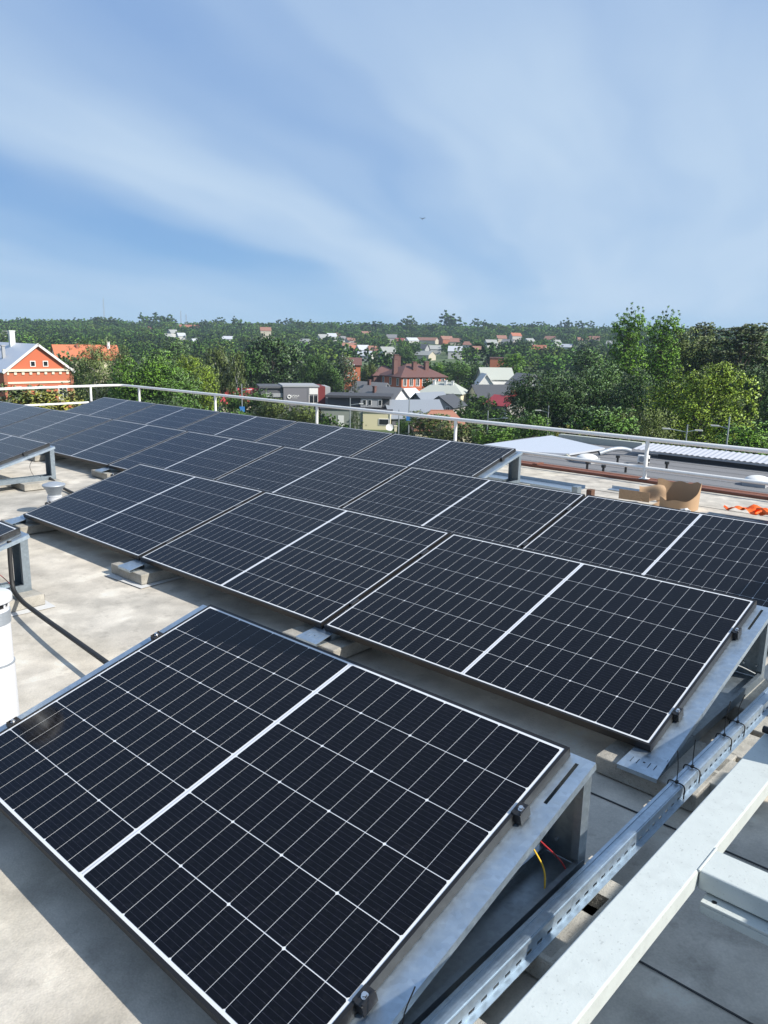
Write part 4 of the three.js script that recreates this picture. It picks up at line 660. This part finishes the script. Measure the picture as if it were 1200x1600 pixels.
{ // low building with flat roofs
  const [x, z] = spot(556, 119), o = thing('low_building', 'low grey green building with dark flat roofs behind the railing', 'building', [x, terrain(x, z) - 0.3, z], toCam(x, z) - 0.1);
  part('wall', box(-5.2, 1.2, 0, 3.2, -6, 0), B.green, o); part('cream_wall', box(1.22, 5.4, 0, 3.0, -6, 0.25), B.yellow, o); part('roof', box(-5.4, 1.35, 3.2, 3.4, -6.2, 0.15), B.felt, o); part('roof', box(1.37, 5.6, 3.0, 3.2, -6.2, 0.45), B.felt, o);
  part('upper_storey', box(-4.6, 5.0, 3.42, 4.8, -9, -3), B.darkg, o); part('upper_wall', box(0.6, 3.8, 3.42, 4.8, -2.98, -2.4), B.greyw, o); part('upper_roof', box(-4.9, 5.3, 4.8, 5.15, -9.2, -2.2), B.felt, o);
  for (const [a, b, c] of [[-4.6, 1.1, 0.9], [-0.3, 0.9, 1.3], [3.6, 1.6, 1.0]]) { const f = part('window', box(a, a + b, 1.0, 1.0 + c, 0.0, a > 1 ? 0.32 : 0.06), B.frame, o); part('pane', box(a + 0.1, a + b - 0.1, 1.1, 0.9 + c, a > 1 ? 0.321 : 0.061, a > 1 ? 0.34 : 0.08), B.glass, f); }
  for (const a of [0.9, 1.7, 3.3]) { const f = part('window', box(a, a + 0.6, 3.7, 4.6, -2.4, -2.35), B.frame, o); part('pane', box(a + 0.08, a + 0.52, 3.78, 4.52, -2.35, -2.33), B.glass, f); }
  part('door', box(-2.6, -1.7, 0.3, 2.3, 0.002, 0.05), B.white, o); part('downpipe', bar([5.3, 0.3, 0.32], [5.3, 3, 0.32], 0.05, 8), B.frame, o);
}
house('slate_house', 'old house with grey slate roof and blue white gable', 'house', { px: 600, dist: 142, w: 6.2, dp: 8.5, h: 2.3, rh: 2.7, ridge: 'z', rot: 0.85, wall: B.greyw, gable: B.white, roof: B.rSlate, win: [['f', 3, 1, 0.7, 1.1, 1.9, 2]], chim: [[-1.2, -1, 2.7, 0.5, B.rBrown]] });
house('slate_house', 'second slate roof just left behind the blue white gable', 'house', { px: 582, dist: 152, w: 6, dp: 7, h: 2.6, rh: 2.6, ridge: 'z', rot: 0.9, wall: B.greyw, roof: B.rSlate, chim: [[-0.8, 0, 3.0, 0.5, B.rBrown]] });
house('white_shed', 'small shed with white sloping roof before the brick house', 'shed', { px: 636, dist: 150, w: 5, dp: 5, h: 2.6, rh: 1.6, ridge: 'z', rot: -0.7, wall: B.brick2, roof: B.white });
{ const o = house('brick_house', 'two storey orange brick house with brown hip roof and dark chimneys', 'building', { px: 646, dist: 186, w: 11.5, dp: 11, h: 5.2, rh: 2.4, hip: 4, rot: 0.5, wall: B.render, roof: B.rBrown, over: 0.5, win: [['f', 7, 1, 0.75, 1.5, 3.1, 3], ['f', 5, 1, 0.7, 1.3, 0.8, 3], ['l', 3, 1, 0.8, 1.5, 3.1, 3]], chim: [[-5.2, 1, 3.6, 1.0, B.rBrown], [-1.0, 2.5, 3.0, 0.9, B.rBrown], [2.2, 2.5, 3.0, 0.9, B.rBrown], [4.2, -1, 3.0, 0.8, B.rBrown]] });
  part('cornice', box(-5.85, 5.85, 5.2, 5.45, 5.5, 5.62), B.brick2, o); part('string_course', box(-5.8, 5.8, 2.75, 2.95, 5.502, 5.58), B.brick2, o); }
house('brick_house', 'maroon roofed wing at the left of the brick house', 'house', { px: 600, dist: 192, w: 7, dp: 8, h: 5, rh: 1.8, hip: 3, rot: 0.28, wall: B.rBrown, roof: B.rBrown, chim: [[2.5, 2, 4.6, 1.1, B.rBrown], [3.8, 0, 4.2, 0.8, B.rBrown]] });
house('pale_house', 'pale yellow house with grey green roof right of the brick house', 'house', { px: 697, dist: 168, w: 9, dp: 7.5, h: 2.7, rh: 1.9, hip: 2.5, rot: -0.25, wall: B.cream, roof: B.rGreen, win: [['f', 3, 1, 0.8, 1.2, 1.4, 2]], chim: [[-2, 1, 2.3, 0.5, B.white], [0.5, 1, 2.3, 0.5, B.white], [2, 1, 2.2, 0.4, B.white]] });
house('grey_house', 'wide grey metal roof with dark left gable at the centre', 'house', { px: 646, dist: 124, w: 8.6, dp: 6.5, h: 1.8, rh: 2.3, rot: 0.35, wall: B.darkg, roof: B.rBlue });
house('grey_house', 'taller grey blue roof behind the wide grey metal roof', 'house', { px: 674, dist: 138, w: 6.0, dp: 6, h: 2.2, rh: 2.2, rot: 0.75, wall: B.darkg, roof: B.rBlue });
house('grey_house', 'small house with dark roof and pale gable with three windows', 'house', { px: 700, dist: 134, w: 4.8, dp: 6.5, h: 2.7, rh: 1.6, ridge: 'z', rot: -0.35, wall: B.stone, roof: B.rDark, win: [['f', 3, 1, 0.55, 1.1, 1.5, 2]] });
house('terracotta_house', 'low house with wide terracotta hip roof just behind the railing', 'house', { px: 694, dist: 106, w: 7.4, dp: 6.5, h: 2.0, rh: 2.1, hip: 2.2, rot: 0.1, wall: B.cream, roof: B.rTerra });
house('yellow_gable_house', 'house with dark grey roof and pale yellow gable', 'house', { px: 768, dist: 168, w: 7.5, dp: 6, h: 2.0, rh: 2.3, rot: 0.45, wall: B.white, gable: B.yellow, roof: B.rDark, win: [['r', 1, 1, 0.8, 1.0, 0.8, 2]] });
house('red_roof_house', 'small grey house with red roof at right of centre', 'house', { px: 795, dist: 146, w: 4.4, dp: 6, h: 2.2, rh: 1.4, ridge: 'z', rot: 0.7, wall: B.stone, roof: B.rRed, chim: [[1.2, 0.8, 2.6, 0.9, B.rRed]] });
house('grey_villa', 'tall grey villa beside the round bright tree', 'house', { px: 824, dist: 196, w: 6, dp: 7, h: 3.3, rh: 2.4, ridge: 'z', rot: 0.6, wall: B.greyw, roof: B.rSlate, win: [['f', 2, 1, 0.7, 1.2, 2.4, 2]] });
house('roof_cluster_house', 'house with pale grey roof and white gable under the brick stack', 'house', { px: 776, dist: 205, w: 8, dp: 7, h: 4, rh: 2.6, rot: 0.3, wall: B.white, roof: B.rGreen, win: [['f', 2, 1, 0.8, 1.0, 1.8, 2]] });
house('roof_cluster_house', 'white gabled house left of the grey roof cluster', 'house', { px: 759, dist: 198, w: 4, dp: 6, h: 2.8, rh: 2.6, ridge: 'z', rot: 0.2, wall: B.white, roof: B.white });
house('brick_stack_house', 'square brown brick block above the grey roof cluster', 'building', { px: 782, dist: 240, w: 5.5, dp: 5.5, h: 8.2, wall: B.brick2, roof: B.rBrown, flat: true });
house('orange_house', 'small orange wall glimpsed between trees left of the brick house', 'house', { px: 551, dist: 200, w: 4, dp: 5, h: 7, rh: 1.5, wall: B.rOrange, roof: B.rBrown });

// ---- far hillside: houses and trees one can tell apart, then the woodland between them
const HILL = [ // px, range, width, height, wall, roof, words
  [270, 700, 11, 6, 'white', 'rGreen', 'white walled house with grey roof'], [283, 640, 9, 5, 'white', 'rMetal', 'low white house with metal roof'], [262, 620, 8, 5, 'white', 'rGreen', 'small white house'], [295, 900, 40, 9, 'rOrange', 'rOrange', 'long orange building on the skyline below the mast'], [238, 860, 11, 6, 'stone', 'rRed', 'house with red roof'],
  [358, 600, 15, 4.5, 'white', 'rMetal', 'wide low house with white metal roof'], [305, 560, 8, 4, 'white', 'rMetal', 'small house with bright metal roof'], [225, 880, 14, 6, 'cream', 'rGreen', 'cream house on the left skyline'], [205, 900, 11, 6, 'white', 'rMetal', 'white house on the left skyline'],
  [415, 620, 12, 14, 'cream', 'rTerra', 'tall beige block with terracotta top on the skyline'], [390, 590, 7, 5, 'yellow', 'rDark', 'house with yellow gable'], [476, 560, 14, 5, 'greyw', 'rGreen', 'wide grey house'], [505, 640, 14, 6, 'white', 'rGreen', 'pale house with grey roof left of centre'], [518, 660, 11, 7, 'white', 'rMetal', 'white house with gable left of centre'], [527, 700, 9, 6, 'cream', 'rTerra', 'cream house with terracotta roof'],
  [548, 600, 10, 5, 'stone', 'rTerra', 'brownish roofed house above the chestnut'], [572, 760, 13, 6, 'cream', 'rTerra', 'house with orange tiled roof on the skyline'], [545, 520, 14, 4.5, 'greyw', 'rTerra', 'long low house with brownish roof'], [556, 470, 9, 5, 'cream', 'rOrange', 'house with orange wall and roof'], [567, 450, 10, 6, 'white', 'rMetal', 'white house with two floors'], [583, 440, 8, 6, 'yellow', 'rTerra', 'yellowish house above the brick house'], [571, 400, 10, 5, 'white', 'rMetal', 'white gabled house near the brick house'], [605, 430, 12, 6, 'white', 'rGreen', 'pale house above the brown roof'], [612, 640, 12, 8, 'stone', 'rSlate', 'large grey house on the skyline'], [625, 620, 11, 5, 'white', 'rRed', 'house with pinkish roof'],
  [643, 640, 15, 5, 'white', 'rMetal', 'house with pale blue roof'], [668, 650, 26, 5, 'cream', 'rTerra', 'long row house with reddish roof'], [697, 640, 15, 7, 'brick2', 'rTerra', 'brick row house right of the long row'], [712, 600, 12, 6, 'cream', 'rTerra', 'cream house with red roof'], [660, 480, 10, 6, 'greyw', 'rDark', 'grey gabled house'], [680, 490, 10, 5, 'greyw', 'rGreen', 'green grey house'], [665, 420, 14, 4.5, 'cream', 'rGreen', 'long pale house'], [712, 440, 11, 7, 'white', 'rMetal', 'white house with pale violet roof'],
  [767, 560, 12, 7, 'white', 'rGreen', 'white house with hipped grey roof'], [783, 680, 12, 7, 'cream', 'rTerra', 'house beside the orange roof on the ridge'], [805, 720, 14, 9, 'stone', 'rOrange', 'house with large orange roof on the ridge'], [795, 620, 15, 5, 'stone', 'rSlate', 'wide grey roofed house'], [827, 660, 11, 5, 'white', 'rGreen', 'white house near the ridge'], [844, 500, 12, 6, 'cream', 'rOrange', 'house with bright terracotta roof'], [860, 680, 13, 7, 'stone', 'rTerra', 'brown house right of centre'], [870, 600, 8, 6, 'white', 'rGreen', 'narrow white house'], [887, 560, 11, 4.5, 'white', 'rMetal', 'low white house left of the wood'], [910, 680, 13, 6, 'white', 'rTerra', 'house right of the narrow white one'], [928, 700, 14, 7, 'cream', 'rTerra', 'cream house just left of the wood'], [955, 640, 9, 5, 'white', 'rGreen', 'white house seen past the tallest tree'], [733, 560, 10, 5, 'white', 'rTerra', 'house left of the white hipped house'], [745, 500, 9, 4.5, 'cream', 'rTerra', 'small reddish roofed house'],
  [8, 1050, 26, 9, 'white', 'rMetal', 'pale blocks on the far left skyline'], [10, 600, 10, 7, 'white', 'rSlate', 'white house above the metal roof at left'], [18, 1000, 14, 6, 'cream', 'rTerra', 'house in haze at far left'], [535, 640, 8, 5, 'white', 'rSlate', 'white house in the middle of the hillside']];
const HB = { white: std([0.44, 0.44, 0.43], 0.9), cream: std([0.44, 0.40, 0.32], 0.9), yellow: std([0.44, 0.36, 0.2], 0.9), rOrange: std([0.36, 0.13, 0.075], 0.9), rTerra: std([0.25, 0.125, 0.09], 0.9), rRed: std([0.27, 0.075, 0.07], 0.9), rMetal: std([0.42, 0.44, 0.47], 0.7), rGreen: std([0.27, 0.28, 0.27], 0.9) };
for (const [px, dist, w, h, wl, rf, words] of HILL) house('hill_house', `${words}, on the far hillside`, 'house', { px, dist, w: w * 0.66, dp: Math.min(w * 0.66, 6.5), h: h * 0.6, rh: Math.min(h * 0.42, 2.5), rot: ((px * 37) % 100) / 70 - 0.7, wall: HB[wl] || B[wl], roof: HB[rf] || B[rf], over: 0.3, group: 'houses on the far hillside' });
{
  const R = rng(88), mats = ['deep', 'mid', 'dark', 'deep'];
  const put = (px, dist, h, w, sky) => { const [x, z] = spot(px, dist), v = Math.floor(R() * 3), o = thing('hill_tree', sky ? 'tree crown standing out against the sky on the far hilltop' : 'small leafy tree among the houses on the far hillside', 'tree', [x, terrain(x, z) - 0.2, z], R() * 6.28, sky ? 'trees along the far skyline' : 'trees scattered over the far hillside'); o.scale.set(h * w, h, h * w); part('crown', far[v].crown, GF[mats[Math.floor(R() * 4)]], o); part('trunk', far[v].trunk, barkM, o); };
  // skyline trees first, then the slope
  for (const [px, h] of [[448, 17], [545, 14], [562, 13], [520, 12], [590, 15], [605, 13], [637, 19], [655, 14], [675, 15], [697, 20], [712, 20], [730, 13], [745, 15], [762, 16], [780, 14], [800, 13], [815, 15], [832, 14], [850, 13], [868, 15], [880, 16], [895, 13], [912, 17], [930, 15], [945, 14], [228, 18], [250, 17], [262, 15], [325, 16], [345, 15], [372, 14], [395, 14], [465, 14], [485, 13], [500, 13], [155, 15], [170, 14], [140, 13], [185, 12], [120, 13], [100, 12], [80, 11], [60, 11], [40, 10]]) put(px, 820 + 180 * R(), h * (0.9 + 0.35 * R()), 1.05 + 0.4 * R(), true);
  for (let k = 0; k < 210;) { const px = 20 + 1160 * R(), dist = 250 + 560 * Math.sqrt(R()); if (HILL.some(q => dist < q[1] + 8 && dist > q[1] - 90 && Math.abs(px - q[0]) < (q[2] * 0.3 + 2) * FPX / q[1])) continue; put(px, dist, 6 + 5.5 * R(), 0.85 + 0.5 * R()); k++; }
  // woodland mass
  const N = 4600, im = new THREE.InstancedMesh(far[1].crown, GF.mid, N), mx = new THREE.Matrix4(), q = new THREE.Quaternion(), c = new THREE.Color(); let n = 0;
  while (n < N) {
    const px = -60 + 1330 * R(), dist = n < 1200 ? 780 + 420 * R() : 240 + 640 * Math.sqrt(R()), [x, z] = spot(px, dist);
    if (HILL.some(q => dist < q[1] + 8 && dist > q[1] - 120 && Math.abs(px - q[0]) < (q[2] * 0.34 + 2) * FPX / q[1])) continue;
    if (dist < 780 && fbm(x * 0.012 + 3, z * 0.012 + 8, 3, 900) < 0.30) continue;
    const h = (dist < 780 ? 4.5 + 6 * R() : 7 + 5 * R() + 8 * R() * R() * R()), w = 0.95 + 0.55 * R(); mx.compose(new THREE.Vector3(x, terrain(x, z) - 0.6, z), q.setFromEuler(new THREE.Euler(0, R() * 6.28, 0)), new THREE.Vector3(h * w, h, h * w)); im.setMatrixAt(n, mx);
    const t = 0.62 + 0.85 * R(), y = R(); im.setColorAt(n, c.setRGB(t * (0.9 + 0.5 * y * y), t, t * (1 - 0.2 * y))); n++;
  }
  im.name = 'distant_woodland'; im.userData = { kind: 'stuff', label: 'dense green woodland covering the far hillside', category: 'woodland' }; scene.add(im);
  // low scrub and garden greenery in the valley between the houses
  const N2 = 1500, im2 = new THREE.InstancedMesh(far[1].crown, GF.mid, N2); n = 0;
  while (n < N2) { const px = -80 + 1400 * R(), dist = 110 + 200 * R(), [x, z] = spot(px, dist); const h = 2 + 2.6 * R() * R(), w = 1 + 0.6 * R(); mx.compose(new THREE.Vector3(x, terrain(x, z) - 0.4, z), q.setFromEuler(new THREE.Euler(0, R() * 6.28, 0)), new THREE.Vector3(h * w, h, h * w)); im2.setMatrixAt(n, mx); const t = 0.55 + 0.6 * R(); im2.setColorAt(n, c.setRGB(t, t, t)); n++; }
  im2.name = 'garden_shrubs'; im2.userData = { kind: 'stuff', label: 'low green garden shrubs filling the valley between houses', category: 'shrubs' }; scene.add(im2);
}
// masts on the hill
function mast(px, pyTop, dist, label, r, twoTone) {
  const [x, z] = spot(px, dist), y = terrain(x, z), h = heightAt(px, pyTop, dist) - y, o = thing('radio_mast', label, 'mast', [x, y, z]);
  const legs = []; for (let k = 0; k < 3; k++) { const a = k * 2.094; legs.push(bar([Math.cos(a) * r, 0, Math.sin(a) * r], [Math.cos(a) * r * 0.6, h * 0.92, Math.sin(a) * r * 0.6], 0.16, 5)); } part('leg', legs, B.greyw, o);
  const br = []; for (let k = 0; k < 22; k++) { const t = k / 22 * 0.92, rr = r * (1 - 0.4 * t), a = (k % 3) * 2.094, b = ((k + 1) % 3) * 2.094; br.push(bar([Math.cos(a) * rr, h * t, Math.sin(a) * rr], [Math.cos(b) * rr, h * (t + 0.04), Math.sin(b) * rr], 0.12, 4)); } part('bracing', br, twoTone || B.greyw, o);
  part('antenna', bar([0, h * 0.9, 0], [0, h, 0], 0.14, 5), B.greyw, o); if (twoTone) part('platform', [cyl(r * 2, r * 2, h * 0.5, h * 0.62, 0, 0, 10), cyl(r * 1.5, r * 1.5, h * 0.3, h * 0.34, 0, 0, 10)], B.white, o);
}
mast(165, 464, 1000, 'tall thin radio mast on the skyline at left', 0.9); mast(284, 484, 980, 'shorter radio mast above the orange skyline building', 0.8); mast(292, 490, 985, 'smallest thin mast right of the shorter radio mast', 0.5); mast(3, 501, 1100, 'red and white tower at the far left skyline', 1.8, std([0.5, 0.1, 0.08], 0.7));
// street lamps and poles
const poleM = new THREE.MeshStandardMaterial({ color: lin(0.30, 0.33, 0.35), roughness: 0.5, metalness: 0.4 }), blueM = std([0.03, 0.16, 0.42], 0.5), dimM = std([0.5, 0.5, 0.47], 0.4);
function lamp(px, pyTop, dist, arms, label, sign) {
  const [x, z] = spot(px, dist), y = terrain(x, z), h = heightAt(px, pyTop, dist) - y, o = thing('street_lamp', label, 'street lamp', [x, y, z], toCam(x, z), 'street lamps beyond the railing');
  part('pole', cyl(0.09, 0.055, 0, h, 0, 0, 12), poleM, o);
  for (const [s, len, dy] of arms) { const a = part('arm', bar([0, h + dy, 0], [s * len, h + dy + 0.18, 0], 0.035, 8), poleM, o); part('lamp_head', rbox(s * len - 0.3 + s * 0.25, s * len + 0.3 + s * 0.25, h + dy + 0.12, h + dy + 0.24, -0.12, 0.12, 0.03), dimM, o); }
  if (sign) part('road_sign', [box(-0.3, 0.3, sign, sign + 0.6, 0.1, 0.13)], blueM, o);
}
lamp(376, 600, 92, [[1, 0.6, -0.8]], 'grey pole with blue sign in front of the red roof', 5.0);
lamp(548, 622, 104, [[1, 1.2, -0.9]], 'lamp pole with one arm before the low grey building');
lamp(642, 620, 88, [], 'bare grey pole with blue sleeve at the centre', 4.6);
lamp(768, 642, 84, [[1, 1.6, -0.9]], 'street lamp with one long arm right of centre');
lamp(864, 634, 82, [[-1, 0.8, -0.7]], 'street lamp before the wide dark tree');
lamp(1088, 664, 66, [[-1, 1.3, -0.6], [1, 0.6, -0.6]], 'double armed street lamp under the yellow green tree');
lamp(1154, 652, 64, [[-1, 0.7, -0.9]], 'street lamp at the right in front of the yellow green tree');
lamp(626, 640, 96, [], 'thin pole beside the white dish'); lamp(1050, 674, 78, [], 'short dark pole under the trees at right');
{ // dish
  const [x, z] = spot(611, 100), y = terrain(x, z), yd = heightAt(611, 668, 100) - y, o = thing('satellite_dish', 'round white satellite dish above the far panels at centre', 'satellite dish', [x, y, z], toCam(x, z) + 0.15);
  const d = new THREE.LatheGeometry([[0, 0], [0.2, 0.015], [0.35, 0.06], [0.47, 0.13], [0.475, 0.12], [0.35, 0.04], [0.2, -0.01], [0, -0.03]].map(p => new THREE.Vector2(...p)), 28); d.rotateX(Math.PI / 2 - 0.35); d.translate(0, yd, 0.1); part('reflector', d, B.white, o); part('post', cyl(0.05, 0.04, 0, yd, 0, -0.02, 10), poleM, o); part('feed_arm', bar([0, yd - 0.3, 0.2], [0, yd, 0.62], 0.02, 6), poleM, o);
  const [x2, z2] = spot(621, 99), y2 = terrain(x2, z2), h2 = heightAt(621, 665, 99) - y2, p = thing('meter_box', 'small pale post box right of the white dish', 'box', [x2, y2, z2], toCam(x2, z2)); part('cabinet', [rbox(-0.16, 0.16, h2 - 0.75, h2 - 0.12, -0.15, 0.15, 0.02), rbox(-0.22, 0.22, h2 - 0.12, h2, -0.2, 0.2, 0.02)], B.cream, p); part('post', box(-0.06, 0.06, 0, h2 - 0.75, -0.06, 0.06), poleM, p);
}
{ // bird
  const v = ray(660, 342).normalize().multiplyScalar(70), o = thing('bird', 'tiny dark bird flying in the middle of the sky', 'bird', [v.x, EYE + v.y, v.z], 0.6);
  const b = new THREE.SphereGeometry(0.06, 12, 8); b.scale(0.8, 0.8, 2.2); part('body', [b.toNonIndexed(), (() => { const t = new THREE.ConeGeometry(0.05, 0.14, 6); t.rotateX(-Math.PI / 2); t.scale(1, 0.3, 1); t.translate(0, 0, -0.17); return t.toNonIndexed(); })()], M.black, o);
  for (const s of [-1, 1]) part('wing', slopeGeo([s * 0.03, 0.02, 0.07], [s * 0.2, 0.10, 0.05], [s * 0.24, 0.10, -0.04], [s * 0.03, 0.02, -0.08], 0.012), M.black, o);
}
// ---- the lower building next door
{
  const RY = -3.15, o = thing('neighbour_building', 'lower building next door with grey felt roof beyond the railing', 'building', [0, 0, 0]);
  part('wall', box(-21, 14, GY - 0.5, RY - 0.02, -34.6, -9.4), std([0.42, 0.40, 0.37], 0.9), o);
  const rf = part('roof', (() => { const g = new THREE.PlaneGeometry(35, 25.2, 60, 40); g.rotateX(-Math.PI / 2); g.translate(-3.5, RY, -22); const p = g.attributes.position; for (let i = 0; i < p.count; i++) p.setY(i, RY + 0.03 * (fbm(p.getX(i) * 0.5, p.getZ(i) * 0.5, 3, 812) - 0.5)); g.computeVertexNormals(); return metreUV(g); })(), M.felt, o);
  for (let k = 0; k < 22; k++) part('felt_lap', box(-20.5, 13.5, RY + 0.016, RY + 0.022, -10.5 - k * 1.05, -10.47 - k * 1.05), M.felt, rf);
  const can = part('canopy', (() => { const n = 480, pos = [], idx = []; for (let i = 0; i <= n; i++) { const x = -14.6 + 27.5 * i / n, q = (i % 4 < 2 ? 0.02 : 0); pos.push(x, -2.86 + q, -32.0, x, -2.72 + q, -33.4); if (i) { const a = 2 * i - 2; idx.push(a, a + 2, a + 1, a + 1, a + 2, a + 3); } } const g = new THREE.BufferGeometry(); g.setAttribute('position', new THREE.Float32BufferAttribute(pos, 3)); g.setIndex(idx); g.computeVertexNormals(); return g; })(), new THREE.MeshStandardMaterial({ color: lin(0.50, 0.51, 0.54), roughness: 0.6, metalness: 0.2, side: THREE.DoubleSide }), o);
  part('canopy_wall', box(-13.6, 13.5, RY - 0.01, -2.93, -33.2, -32.3), B.darkg, o); part('canopy_gutter', box(-13.9, 13.5, -2.95, -2.88, -32.1, -31.96), B.greyw, o);
  const mr = part('metal_roof', [slopeGeo([-20.4, -3.0, -27.2], [-16.3, -3.02, -29.6], [-16.0, -2.98, -32.2], [-19.9, -2.95, -34.2], 0.08)], B.rMetal, o); part('metal_roof_wall', [box(-19.6, -16.6, RY - 0.02, -3.14, -32.0, -29.4)], B.rBlue, o);
  part('parapet', box(-19.5, -15.2, RY, -2.85, -34.5, -34.2), B.rGreen, o);
  const dome = (x, z, r) => { const d = thing('dome_skylight', x < -12 ? 'white dome skylight on the felt roof left of the railing post' : 'white dome skylight on the felt roof at the right edge', 'skylight', [x, RY, z], 0, 'dome skylights next door'); const g = new THREE.SphereGeometry(r, 24, 10, 0, 6.283, 0, Math.PI / 2); g.scale(1, 0.42, 1); g.translate(0, 0.18, 0); part('dome', g, B.white, d); part('curb', box(-r * 0.9, r * 0.9, 0, 0.19, -r * 0.9, r * 0.9), B.greyw, d); };
  dome(-15.0, -28.7, 0.42); dome(-8.4, -28.5, 0.42);
  [[-13.67, 26.6, 'nearest the left end'], [-12.85, 26.25, 'second from left'], [-12.49, 27.29, 'left of the railing post'], [-13.6, 28.9, 'behind the railing post'], [-12.4, 28.9, 'right of the railing post'], [-11.6, 28.8, 'farthest right']].forEach(([x, d, w]) => { const v = thing('vent_stub', `small black vent stub on the felt roof next door, ${w}`, 'vent', [x * 1.025, RY, -d * 1.025 + 0.4], 0, 'vent stubs next door'); part('pipe', cyl(0.045, 0.045, 0, 0.26, 0, 0, 12), M.black, v); part('cap', cyl(0.085, 0.085, 0.26, 0.36, 0, 0, 14), M.black, v); });
  const ac = thing('air_conditioner', 'small white air conditioner box on the felt roof behind the railing post', 'air conditioner', [-13.3, RY, -30.2], 0.2); ac.scale.setScalar(0.55); part('casing', rbox(-0.4, 0.4, 0.08, 0.62, -0.18, 0.18, 0.03), B.white, ac); part('fan_grille', cyl(0.2, 0.2, 0, 0.02, 0, 0, 20).rotateX(Math.PI / 2).translate(-0.1, 0.35, 0.185), B.greyw, ac); part('stand', [box(-0.35, -0.28, 0, 0.08, -0.18, 0.18), box(0.28, 0.35, 0, 0.08, -0.18, 0.18)], M.black, ac);
  single('duct_bend', tube([[-15.6, -3.06, -30.9], [-15.4, -2.95, -31.2], [-15.2, -2.88, -31.5], [-14.95, -2.88, -31.8], [-14.7, -2.95, -32.0]], 0.1, 30, 12), M.zinc, 'short bent metal duct between the metal roof and the white canopy', 'duct');
  single('metal_strip', bar([-16.2, -3.05, -29.2], [-15.6, -3.09, -28.6], 0.06, 8), B.cream, 'short pale pipe lying in front of the metal roof next door', 'pipe');
}
// street in the valley
{
  const strip = (p, w, lift) => { const pos = [], idx = []; p.forEach(([px, dist], i) => { const [x, z] = spot(px, dist); const y = terrain(x, z) + lift; pos.push(x, y, z - w / 2, x, y, z + w / 2); if (i) { const a = 2 * i - 2; idx.push(a, a + 1, a + 2, a + 1, a + 3, a + 2); } }); const g = new THREE.BufferGeometry(); g.setAttribute('position', new THREE.Float32BufferAttribute(pos, 3)); g.setIndex(idx); g.computeVertexNormals(); return g; };
  struct('street', strip([[-300, 92], [0, 84], [300, 80], [600, 78], [900, 72], [1200, 64], [1500, 60]], 7, 0.05), std([0.06, 0.06, 0.062], 0.9));
}
scene.traverse(o => { if (o.isMesh) { o.castShadow = o.receiveShadow = true; } });
renderer.render(scene, camera);
